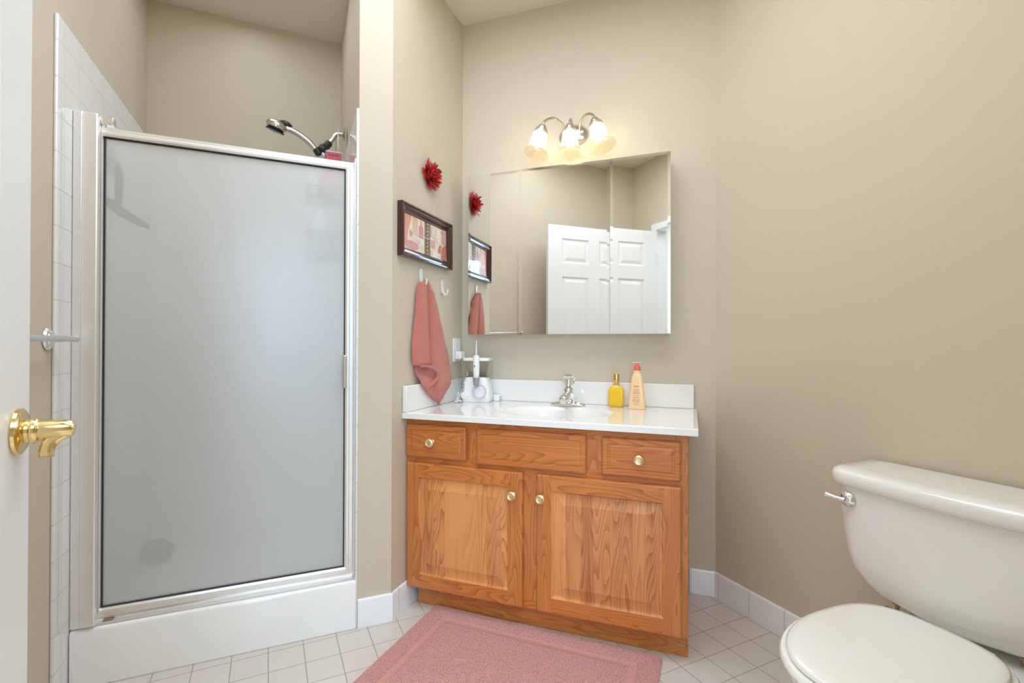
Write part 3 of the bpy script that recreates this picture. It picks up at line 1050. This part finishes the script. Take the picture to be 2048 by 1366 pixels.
MB().box((-.022, -.006, .194), (.012, .006, .199)).build('pump_spout', mat('pale_pink_pump', lin(214, 188, 176), .35), lo, bevel=.002)
lb = MB()
brown = mat('label_print', lin(190, 130, 96), .5)
for zz, ww, hh in ((.095, .011, .004), (.083, .013, .002), (.076, .013, .002), (.067, .014, .004), (.058, .012, .002), (.050, .013, .002), (.042, .015, .002), (.034, .015, .0035), (.026, .014, .002), (.019, .008, .002)):
    t_ = zz / .138
    yf = -(.0205 - .0042 * t_) - .0006
    nseg = 7
    for q in range(nseg):
        xa = -ww + 2 * ww * q / nseg - .002
        lb.box((xa, yf, zz), (xa + 2 * ww / nseg * .72, yf + .002, zz + hh))
lb.build('printed_text', brown, lo, smooth=False)

# ------------------------------------------------------------------ water flosser
wf = thing('water_flosser', 'white countertop water flosser with a clear reservoir', 'water flosser', Matrix.Translation((.127, -.095, CZ)) @ Matrix.Rotation(R(8), 4, 'Z'))
MB().loft([sq_ring(.066, .045, 0, .02), sq_ring(.070, .047, .004, .022), sq_ring(.069, .047, .03, .022), sq_ring(.060, .044, .085, .022), sq_ring(.053, .042, .115, .020), sq_ring(.050, .040, .118, .020)]).build('base_unit', M['white_plastic'], wf, angle=50)
MB().loft([sq_ring(.054, .042, .119, .020), sq_ring(.058, .043, .150, .020), sq_ring(.063, .045, .194, .020), sq_ring(.0615, .0435, .194, .019), sq_ring(.0525, .0405, .123, .019)], True, True).build('reservoir', M['clear'], wf, angle=50)
MB().loft([sq_ring(.051, .039, .124, .018), sq_ring(.0525, .040, .142, .018)]).build('water', mat('water', (.85, .9, .88, 1), .02, trans=1, ior=1.33, noise=(4, 0, 0, 0)), wf, angle=50)
MB().loft([sq_ring(.065, .047, .195, .021), sq_ring(.066, .048, .199, .022), sq_ring(.064, .046, .207, .021), sq_ring(.05, .034, .209, .018)]).build('reservoir_lid', M['white_plastic'], wf, angle=50)
MB().box((-.052, -.050, .03), (-.034, -.0445, .10)).xf(Matrix.Identity(4)).build('control_strip', M['white_plastic'], wf, bevel=.003)
bt = MB()
for zz in (.083, .068):
    bt.lathe([(.0035, 0), (.0035, .002)], (-.056, -.046, zz), (0, -1, 0), 10)
bt.build('buttons', M['grey_plastic'], wf)
MB().lathe([(.017, 0), (.019, .002), (.018, .006), (.010, .008)], (-.05, -.046, .032), (0, -1, 0), 20).build('pressure_dial', M['white_plastic'], wf)
hl = MB().lathe([(.009, 0), (.013, .008), (.0155, .03), (.0155, .07), (.0145, .10), (.0125, .108), (.006, .110)], (.012, -.066, .112), (0, 0, 1), 22)
hl.build('handle', M['white_plastic'], wf)
MB().lathe([(.0035, 0), (.003, .03), (.0016, .06), (.0022, .066), (.001, .07)], (.012, -.066, .221), (0, 0, 1), 12).build('nozzle_tip', M['white_plastic'], wf)
MB().lathe([(.006, 0), (.0065, .002), (.003, .004)], (.012, -.0812, .172), (0, -1, 0), 16).build('handle_button', M['chrome'], wf)
MB().lathe([(.0065, 0), (.012, .004), (.016, .036), (.0145, .037)], (.012, -.066, .080), (0, 0, 1), 16, cap1=False).build('handle_cradle', M['grey_plastic'], wf)
co = MB()
pts_ = []
for i in range(70):
    q = 2 * math.pi * i / 30 + 1.5
    rr = .028 + .006 * i / 70
    pts_.append((.024 + rr * math.cos(q), -.052 - .004 * (i / 30), .052 + rr * 1.0 * math.sin(q)))
pts_ = [(.012, -.062, .080), (.008, -.062, .07)] + pts_
co.tube(pts_, .0026, 8)
co.build('coiled_hose', M['hose'], wf)

# toothbrush behind the flosser
tbr = thing('toothbrush', 'teal toothbrush with a pink and white head beside the flosser', 'toothbrush', Matrix.Translation((.042, -.045, CZ)) @ Matrix.Rotation(R(6), 4, 'Y'))
MB().tube([(0, 0, 0), (0, 0, .05), (0, 0, .10), (.002, 0, .115)], [.004, .0075, .0085, .006], 10).build('handle', mat('teal_plastic', lin(50, 165, 165), .3), tbr)
MB().box((-.004, -.006, .112), (.013, .006, .142)).build('head', mat('magenta_plastic', lin(205, 60, 150), .35), tbr, bevel=.003)
MB().box((-.016, -.0055, .114), (-.004, .0055, .140)).build('bristles', M['white_plastic'], tbr, bevel=.001)

# tangled cord of the flosser, lying on the counter
cp = [(.044, -.030, .797), (.030, -.08, .800), (.035, -.13, .797), (.055, -.165, .796), (.040, -.12, .815), (.028, -.10, .83), (.040, -.14, .812), (.065, -.175, .797), (.05, -.18, .796), (.034, -.13, .80), (.050, -.170, .806), (.080, -.180, .797), (.038, -.11, .806), (.028, -.06, .84)]
tag(MB().tube([(x, y, z + .0008) for x, y, z in cp], .0028, 8, smooth=7).build('tangled_cable', M['white_plastic']), 'tangled white cable beside the water flosser', 'cable')
pg = thing('charger_plug', 'small white plug lying to the right of the flosser', 'plug', Matrix.Translation((.212, -.045, CZ)) @ Matrix.Rotation(R(-12), 4, 'Z'))
MB().box((-.018, -.016, 0), (.014, .014, .030)).build('plug_body', M['white_plastic'], pg, bevel=.004)
MB().box((.014, -.008, .019), (.026, -.0065, .0225)).box((.014, -.008, .009), (.026, -.0065, .0125)).build('prongs', M['nickel'], pg, smooth=False)

# ------------------------------------------------------------------ outlet with its adapter
ol = thing('wall_outlet', 'white wall outlet in the corner above the counter', 'outlet', ID, (0, -.072, 1.035))
MB().box((-.0005, -.037, -.058), (.006, .037, .058)).build('cover_plate', M['white_plastic'], ol, bevel=.002)
MB().box((.006, -.0165, .006), (.008, .0165, .040)).build('socket', M['white_plastic'], ol, bevel=.003)
MB().box((.0078, -.008, .013), (.0086, -.005, .022)).box((.0078, -.008, .028), (.0086, -.005, .034)).build('socket_slots', M['black_plastic'], ol, smooth=False)
ap = thing('power_adapter', 'white power adapter plugged into the lower wall socket', 'adapter', ID, (.0083, -.072, 1.012))
MB().loft([[(x, y * s_, z * s_) for x_, (x, s_) in [(0, (xx, ss))] for y, z in ((-.024, -.022), (.024, -.022), (.024, .016), (-.024, .016))] for xx, ss in ((0, 1), (.026, 1), (.030, .9))]).build('adapter_body', M['white_plastic'], ap, bevel=.002)
MB().tube([(.028, 0, -.01), (.05, .006, -.03), (.045, .01, -.09), (.025, .012, -.15), (.03, .012, -.195)], .0022, 8, smooth=6).build('adapter_cord', M['white_plastic'], ap)

# ------------------------------------------------------------------ mirror cabinet
mc = thing('mirror_cabinet', 'three-door mirrored medicine cabinet above the vanity', 'mirror cabinet', ID, (.545, 0, 1.11))
MB().box((-.459, -.094, .002), (.459, -.0005, .758)).build('cabinet_body', M['gloss_white'], mc, bevel=.001)
for nm, xa, xb, rot in (('l', .083, .3406, 1.0), ('c', .3413, .7562, 1.12), ('r', .7576, 1.009, -1.1)):
    w2 = (xb - xa) / 2
    mb = MB()
    rings = []
    for ins, y_ in ((0, .004), (0, .0), (0, -.0052), (.012, -.0055)):
        rings.append([(-w2 + ins, y_, 0 + ins), (w2 - ins, y_, ins), (w2 - ins, y_, .762 - ins), (-w2 + ins, y_, .762 - ins)])
    mb.loft(rings)
    mt = Matrix.Translation(((xa + xb) / 2 - .545, -.1025, 0)) @ Matrix.Rotation(R(rot), 4, 'Z')
    mb.xf(mt)
    mb.build('mirror_door', M['mirror'], mc, smooth=False)

# ------------------------------------------------------------------ vanity light
vl = thing('vanity_light', 'three-arm brushed nickel wall light with fluted bell shades', 'wall light', ID, (.572, 0, 2.038))
bp_ = MB().lathe([(.050, 0), (.052, .004), (.048, .012), (.036, .024), (.018, .032), (.006, .034)], (0, 0, 0), (0, -1, 0), 36)
bp_.xf(Matrix.Scale(1.35, 4, (1, 0, 0)))
bp_.build('back_plate', M['nickel'], vl)
for k, (bx_, nx, nz, tx) in enumerate(((-.03, -.118, -.020, -.30), (0, .012, -.036, .02), (.03, .126, -.026, .36))):
    neck = Vector((nx, -.130, nz + .014))
    ax = Vector((tx * .8, -.10, -1)).normalized()
    arm = MB().tube([(bx_, -.018, .0), (bx_ + (nx - bx_) * .15, -.05, .042), (bx_ + (nx - bx_) * .5, -.085, .080 + nz), (bx_ + (nx - bx_) * .85, -.118, .058 + nz), tuple(neck - ax * .022)], .0055, 12, smooth=7)
    am = arm.build('arm', M['nickel'], vl)
    MB().lathe([(.008, -.024), (.016, -.020), (.020, -.010), (.0205, -.004), (.027, -.002), (.0300, .010), (.0305, .018), (.028, .020)], neck, ax, 26).build('shade_holder', M['nickel'], am)
    sh_ = MB()
    pr_ = [(.0265, .002), (.029, .010), (.031, .03), (.033, .055), (.037, .075), (.045, .092), (.055, .104), (.0605, .109)]
    pr_ = [(a_ * 1.08, b_ * 1.06) for a_, b_ in pr_]
    sh_.lathe(pr_ + [(a_ * 1.08, b_ * 1.06) for a_, b_ in [(.0585, .1095), (.053, .1045), (.043, .0925), (.035, .0755), (.031, .055), (.029, .03), (.027, .010), (.0245, .003)]], neck, ax, 96, flute=(24, .022), cap0=False, cap1=False)
    sh_.build('lamp_shade', M['shade'], vl, angle=60)
    MB().lathe([(.010, .014), (.013, .02), (.014, .030), (.019, .045), (.0215, .058), (.019, .070), (.010, .078), (.003, .080)], neck, ax, 20).build('bulb', M['bulb'], vl)

# ------------------------------------------------------------------ on the picture wall (faces +x)
# red flower
fl = thing('wall_flower', 'spiky red dahlia wall ornament above the framed picture', 'ornament', ID, (0.001, -.345, 1.806))
redm = mat('red_petals', lin(204, 56, 50), .45, noise=(60, .1, .001, .25))
redd = mat('dark_red_petals', lin(150, 28, 34), .5, noise=(60, .1, .001, .25))
fl_m = MB()
for ring, (n, L_, el, base, w_) in enumerate(((14, .082, 8, .008, .013), (13, .074, 24, .012, .0125), (12, .064, 42, .018, .011), (10, .052, 60, .022, .009), (7, .042, 76, .024, .007), (4, .036, 88, .024, .006))):
    for i in range(n):
        a_ = 2 * math.pi * (i + .37 * ring) / n + rnd.uniform(-.12, .12)
        L2 = .84 * L_ * rnd.uniform(.85, 1.12)
        e = R(el + rnd.uniform(-6, 6))
        rad = Vector((0, math.cos(a_), math.sin(a_)))
        d_ = rad * math.cos(e) + Vector((1, 0, 0)) * math.sin(e)
        tn_ = Vector((0, -math.sin(a_), math.cos(a_)))
        nm_ = d_.cross(tn_)
        b0_ = Vector((base * .6, 0, 0)) + rad * .006
        rings = []
        for s_, ww in ((0, .3), (.3, .9), (.6, 1), (.85, .55), (1, .04)):
            c_ = b0_ + d_ * (L2 * s_) + nm_ * (.006 * math.sin(s_ * 3) * -1)
            rings.append([c_ + tn_ * (w_ * ww), c_ + nm_ * (.0035 * ww), c_ - tn_ * (w_ * ww), c_ - nm_ * (.0025 * ww)])
        fl_m.loft(rings, mi=0 if (i + ring) % 3 else 1)
for v in fl_m.v:
    v.x = max(v.x, .0005)
fl_m.build('petals', [redm, redd], fl, angle=50)
MB().lathe([(.02, 0), (.02, .012), (.012, .02)], (0, 0, 0), (1, 0, 0), 16).build('core', redd, fl)

# framed picture
PY0, PY1, PZ0, PZ1 = -.592, -.160, 1.414, 1.631
pc = thing('framed_picture', 'dark wooden framed print of coral and tan shapes', 'picture', ID, (0, (PY0 + PY1) / 2, PZ0))
pm = MB()
pr_ = [(.0, 0), (.022, 0), (.026, .003), (.026, .008), (.020, .012), (.021, .018), (.017, .026), (.011, .031), (.011, .036), (.007, .038), (.0, .038)]
w2, h2 = (PY1 - PY0) / 2, (PZ1 - PZ0)
pm.loft([[(d_, sy * (w2 - w_), (h2 - w_) if sz > 0 else w_) for d_, w_ in pr_] for sy, sz in ((-1, -1), (1, -1), (1, 1), (-1, 1), (-1, -1))], False, False)
pm.build('picture_frame', M['mahogany'], pc, angle=22)
ac = [lin(232, 214, 190), lin(222, 146, 124), lin(216, 178, 144), lin(204, 128, 124), lin(120, 98, 58), lin(222, 196, 186), lin(208, 112, 90), lin(212, 160, 156), lin(70, 52, 36), lin(235, 225, 215), lin(190, 160, 96)]
am_ = [mat('print_ink_%s' % nm, c_, .3, coat=.9, noise=(90, 0, 0, .10)) for nm, c_ in zip(('cream', 'coral', 'tan', 'rose', 'olive', 'blush', 'brick', 'mauve', 'umber', 'ivory', 'ochre'), ac)]
iw, ih = w2 - .036, h2 - .072
pr = MB()
lay = [0]


def flat(poly, mi):
    """polygon in print units (0..1 across, 0..1 up); thin inks on the paper, plus one painted glass highlight"""
    lay[0] += 1
    x_ = .0060 + .00004 * lay[0]
    pr.add([(x_, -iw + 2 * iw * a, .036 + ih * b) for a, b in poly], [list(range(len(poly)))], mi)


def oval(cx, cy, rx, ry, mi, n=22):
    flat([(cx + rx * math.cos(2 * math.pi * i / n), cy + ry * math.sin(2 * math.pi * i / n)) for i in range(n)], mi)


flat([(0, 0), (1, 0), (1, 1), (0, 1)], 0)
flat([(0, .12), (.06, .12), (.09, .5), (.16, .9), (.16, 1), (0, 1)], 1)
flat([(.18, .55), (.30, .48), (.30, .92), (.27, .99), (.2, .99), (.18, .92)], 2)
flat([(.32, .45), (.43, .45), (.43, .78), (.40, .80), (.38, .95), (.36, .95), (.36, .80), (.32, .78)], 3)
flat([(.12, .40), (.17, .36), (.19, .5), (.15, .62), (.12, .55)], 1)
oval(.17, .15, .15, .125, 1)
oval(.17, .15, .12, .095, 7)
flat([(.22, .42), (.36, .3), (.42, .1), (.30, .22)], 5)
flat([(.34, .2), (.44, .28), (.44, .42), (.38, .42)], 9)
flat([(.455, 0), (.60, 0), (.60, 1), (.455, 1)], 4)
for i in range(9):
    cy = .05 + i * .112
    oval(.5275, cy, .045, .045, 8, 12)
    oval(.5275, cy, .028, .028, 10, 12)
    flat([(.47, cy + .05), (.49, cy + .07), (.47, cy + .09)], 10)
    flat([(.585, cy + .05), (.565, cy + .07), (.585, cy + .09)], 10)
flat([(.62, .30), (.70, .28), (.72, .52), (.63, .52)], 7)
flat([(.62, .62), (.71, .60), (.72, .88), (.66, .94), (.62, .9)], 5)
oval(.79, .70, .055, .20, 9)
oval(.79, .70, .040, .165, 0)
flat([(.88, .55), (1, .5), (1, 1), (.92, 1), (.90, .8)], 7)
flat([(.79, .22), (.86, .2), (.87, .48), (.82, .42)], 6)
flat([(.87, .05), (1, .02), (1, .45), (.95, .5), (.93, .38), (.90, .48)], 6)
flat([(.62, 0), (.76, 0), (.74, .2), (.66, .22)], 9)
flat([(.86, .88), (.93, .85), (.91, .95)], 1)
flat([(.10, .56), (.20, .50), (.45, .505), (.76, .53), (.76, .545), (.45, .52), (.20, .515), (.11, .57)], 9)  # pale stroke: reflection on the picture glass, painted into the print
pr.box((.001, -iw - .003, .034), (.0055, iw + .003, .038 + ih), 0)
pr.build('art_print', am_, pc, smooth=False)


# adhesive hooks
def hook(y, z, label):
    t = thing('wall_hook', label, 'hook', ID, (0, y, z), group=None)
    a_ = MB()
    rings = []
    for zz, ww in ((-.030, .004), (-.024, .011), (0, .0135), (.026, .0125), (.034, .006)):
        rings.append([(.0005, -ww, zz), (.004, -ww * .9, zz), (.005, 0, zz), (.004, ww * .9, zz), (.0005, ww, zz)])
    a_.loft(rings)
    a_.build('back_plate', M['hook'], t, angle=50)
    MB().tube([(.004, 0, -.002), (.007, 0, -.020), (.014, 0, -.034), (.024, 0, -.036), (.030, 0, -.024), (.031, 0, -.010)], [.004, .005, .0045, .004], 10, smooth=5).build('hook_arm', M['hook'], t)


hook(-.415, 1.352, 'white adhesive hook from which the coral hand towel hangs')
hook(-.222, 1.328, 'empty white adhesive hook beside the hanging towel')

# towel: three rounded falls of cloth
tw_ = MB()


def fall(tab, n=60, m=22, x0=.005, ripple=0., ph=0.):
    """tab rows: z, y left, y right, bulge, lean of the ridge (0..1)"""
    tab = sorted(tab)
    rings = []
    z0_, z1_ = tab[0][0], tab[-1][0]
    for k in range(n + 1):
        z = z0_ + (z1_ - z0_) * k / n
        yl, yr, bu, off = interp(tab, z)
        ring = []
        for i in range(m + 1):
            t = i / m
            s_ = math.sin(math.pi * t) ** .42 if 0 < t < 1 else 0
            x = off + bu * s_ + ripple * math.sin(t * 9 + z * 14 + ph) * s_
            ring.append((x, yl + (yr - yl) * t, z))
        for i in range(m - 1, 0, -1):
            t = i / m
            ring.append((max(.0015, off - .006 * math.sin(math.pi * t)), yl + (yr - yl) * t, z))
        rings.append(ring)
    tw_.loft(rings)


# right fall (the longer, pointed one)
fall([(.797, -.318, -.312, .006, .034), (.83, -.350, -.275, .018, .033), (.88, -.372, -.205, .026, .031), (.90, -.376, -.195, .028, .029), (.94, -.385, -.178, .034, .014), (1.0, -.376, -.190, .036, .010), (1.10, -.374, -.238, .034, .008),
      (1.20, -.384, -.285, .030, .008), (1.28, -.392, -.330, .024, .010), (1.325, -.402, -.372, .014, .014), (1.338, -.400, -.388, .006, .018)], ripple=.002)
# left fall, short front layer with a woven band and a hem
fall([(.975, -.497, -.368, .024, .016), (.985, -.500, -.368, .030, .014), (1.05, -.498, -.372, .034, .010), (1.12, -.486, -.377, .032, .008), (1.2, -.472, -.385, .030, .008), (1.28, -.462, -.388, .024, .008), (1.318, -.448, -.392, .018, .012), (1.34, -.412, -.392, .008, .018)], ripple=.002, ph=1)
# layer behind the left fall that shows below its hem
fall([(.815, -.345, -.325, .006, .033), (.85, -.405, -.325, .010, .032), (.895, -.456, -.325, .012, .030), (.905, -.458, -.325, .014, .028), (.95, -.470, -.33, .018, .006), (1.0, -.470, -.35, .018, .005)], ripple=.0015)
# folded-over lip at the hem
tw_.tube([(.034, -.470, .972), (.046, -.420, .968), (.052, -.375, .952), (.050, -.352, .925), (.044, -.385, .895), (.034, -.430, .872)], [.004, .006, .009, .010, .008, .004], 12, smooth=6)
tag(tw_.build('hand_towel', M['towel'], angle=60, origin=(0, -.34, 1.34)), 'coral terry hand towel hanging in folds from a wall hook', 'towel')
# hem and band ridges as a part
# ------------------------------------------------------------------ rug
RM = Matrix.Translation((.118, -.484, 0)) @ Matrix.Rotation(R(-2.3), 4, 'Z')
rg = thing('bath_rug', 'rose pink cotton bath rug in front of the vanity', 'rug', RM)


def rrect(x0, y0, x1, y1, r, z, n=5):
    out = []
    for cx, cy, a0 in ((x1 - r, y1 - r, 0), (x0 + r, y1 - r, 90), (x0 + r, y0 + r, 180), (x1 - r, y0 + r, 270)):
        for k in range(n + 1):
            q = R(a0 + 90 * k / n)
            out.append((cx + r * math.cos(q), cy + r * math.sin(q), z))
    return out


RW, RH = .88, .56
mb = MB()
mb.loft([rrect(0, -RH, RW, 0, .012, 0.0005), rrect(-.002, -RH - .002, RW + .002, .002, .014, .006), rrect(.004, -RH + .004, RW - .004, -.004, .012, .0125),
         rrect(.066, -RH + .066, RW - .066, -.066, .006, .013), rrect(.070, -RH + .07, RW - .07, -.07, .006, .0095), rrect(.094, -RH + .094, RW - .094, -.094, .005, .0095),
         rrect(.098, -RH + .098, RW - .098, -.098, .005, .0125), rrect(.11, -RH + .11, RW - .11, -.11, .005, .013)])
nr = 24
for i in range(len(mb.f)):
    if nr * 4 <= i < nr * 5:
        mb.mi[i] = 1
mb.build('pile', [M['rug'], M['rug_flat']], rg, angle=40)

# ------------------------------------------------------------------ toilet
TC = .90
to = thing('toilet', 'white two-piece toilet with a closed oval seat lid', 'toilet', TO_M, (TC, -.10, 0))
OT = Vector((TC, -.10, 0))


def tp(mb, name, m, **k):
    for i in range(len(mb.v)):
        mb.v[i] = mb.v[i] - OT
    par = k.pop('par', to)
    zs, dx = k.pop('zs', 1), k.pop('dx', 0)
    for v in mb.v:
        v.z *= zs
        v.x += dx
    return mb.build(name, m, par, **k)


def tank_ring(hw, y0, y1, z, r, bow=.02, n=8):
    """plan outline of the tank: flat back, bowed front with round corners"""
    pts = []
    for k in range(n + 1):                       # front from left to right, bowed
        t = -1 + 2 * k / n
        pts.append((TC + t * (hw - r), y0 - bow * (1 - t * t), z))
    for k in range(1, 7):
        q = R(-90 + 90 * k / 6)
        pts.append((TC + hw - r + r * math.cos(q), y0 + r + r * math.sin(q), z))
    pts.append((TC + hw, y1, z)); pts.append((TC - hw, y1, z))
    for k in range(0, 6):
        q = R(180 + 90 * k / 6)
        pts.append((TC - hw + r + r * math.cos(q), y0 + r + r * math.sin(q), z))
    return pts


tk = MB()
rows_ = [(.375, .110, -.165, .03), (.378, .135, -.178, .035), (.392, .175, -.190, .04), (.415, .208, -.197, .045), (.445, .232, -.201, .045), (.48, .244, -.203, .045), (.55, .255, -.205, .045), (.67, .266, -.208, .045)]
tk.loft([tank_ring(hw, y0, -.022, z, r) for z, hw, y0, r in rows_])
tp(tk, 'tank', M['porcelain'], angle=50)
ld = MB()
rows_ = [(.668, .270, -.214, .05), (.671, .278, -.220, .055), (.679, .282, -.226, .06), (.699, .282, -.226, .06), (.709, .278, -.222, .058), (.714, .268, -.212, .055), (.715, .22, -.17, .05)]
ld.loft([tank_ring(hw, y0, -.012, z, r) for z, hw, y0, r in rows_])
tp(ld, 'tank_lid', M['porcelain'], angle=60)
fh = MB().lathe([(.012, 0), (.0205, .0), (.021, .003), (.017, .008), (.010, .012), (.008, .018)], (TC - .218, -.212, .632), (0, -1, 0), 26)
lvh = tp(fh, 'flush_escutcheon', M['chrome'])
fh = MB().tube([(TC - .218, -.228, .632), (TC - .232, -.234, .634), (TC - .250, -.238, .636), (TC - .262, -.240, .638)], [.0075, .0055, .0065, .0085], 14, smooth=5)
tp(fh, 'flush_lever', M['chrome'])


def egg(yb, yf, hw, z, n=44, back=.55):
    """bowl outline: round front at yf, squarer back at yb (both negative y = out from wall)"""
    cy = yb + (yf - yb) * .46
    out = []
    for i in range(n):
        q = 2 * math.pi * i / n
        c_, s_ = math.cos(q), math.sin(q)
        if s_ < 0:
            x, y = hw * c_, cy + (cy - yf) * s_
        else:
            pw_ = .62
            x = hw * (abs(c_) ** pw_) * (1 if c_ > 0 else -1)
            y = cy + (yb - cy) * (abs(s_) ** pw_)
        out.append((TC + x, y, z))
    return out


bw_ = MB()
rows_ = [(0, -.15, -.57, .115), (.02, -.15, -.575, .118), (.05, -.16, -.56, .108), (.14, -.17, -.545, .098), (.22, -.19, -.58, .112), (.30, -.21, -.640, .142), (.35, -.225, -.680, .160), (.378, -.232, -.700, .170), (.392, -.235, -.706, .173), (.398, -.238, -.702, .169), (.398, -.30, -.65, .12)]
bw_.loft([egg(yb, yf, hw, z) for z, yb, yf, hw in rows_])
# shelf that carries the tank
bw_.loft([rr for rr in ([(TC + sx * w_, y_, z_) for sx, y_ in ((-1, -.06), (1, -.06), (1, -.30), (-1, -.30))] for z_, w_ in ((.28, .10), (.34, .125), (.362, .135), (.368, .130)))])
tp(bw_, 'bowl', M['porcelain'], angle=45, zs=.962, dx=.026)
st = MB()
st.loft([egg(-.262, -.706, .172, .4), egg(-.258, -.712, .177, .404), egg(-.258, -.712, .177, .412), egg(-.262, -.708, .173, .417), egg(-.33, -.66, .12, .417)])
tp(st, 'seat', M['seat'], angle=50, zs=.962, dx=.026)
sl_ = MB()
sl_.loft([egg(-.272, -.692, .157, .4185), egg(-.266, -.700, .163, .421), egg(-.266, -.700, .163, .427), egg(-.270, -.695, .159, .431), egg(-.285, -.676, .144, .4335), egg(-.34, -.62, .09, .435), egg(-.43, -.54, .03, .4355)])
tp(sl_, 'seat_lid', M['seat'], angle=60, zs=.962, dx=.026)
for sx in (-.075, .075):
    tp(MB().box((TC + sx - .016, -.275, .3985), (TC + sx + .016, -.246, .415)), 'seat_hinge', M['seat'], bevel=.005, segs=3, zs=.962, dx=.026)
bolt = mat('tank_bolt_bronze', (.42, .30, .2, 1), .4, metal=1)
for sx in (-.125, .125):
    b_ = MB().lathe([(.011, 0), (.011, .006), (.0045, .007), (.0045, .026), (.010, .027), (.010, .031)], (TC + sx, -.155, .3445), (0, 0, 1), 8)
    b_.box((TC + sx - .030, -.161, .3475), (TC + sx - .006, -.149, .3515))
    tp(b_, 'tank_bolt', bolt)
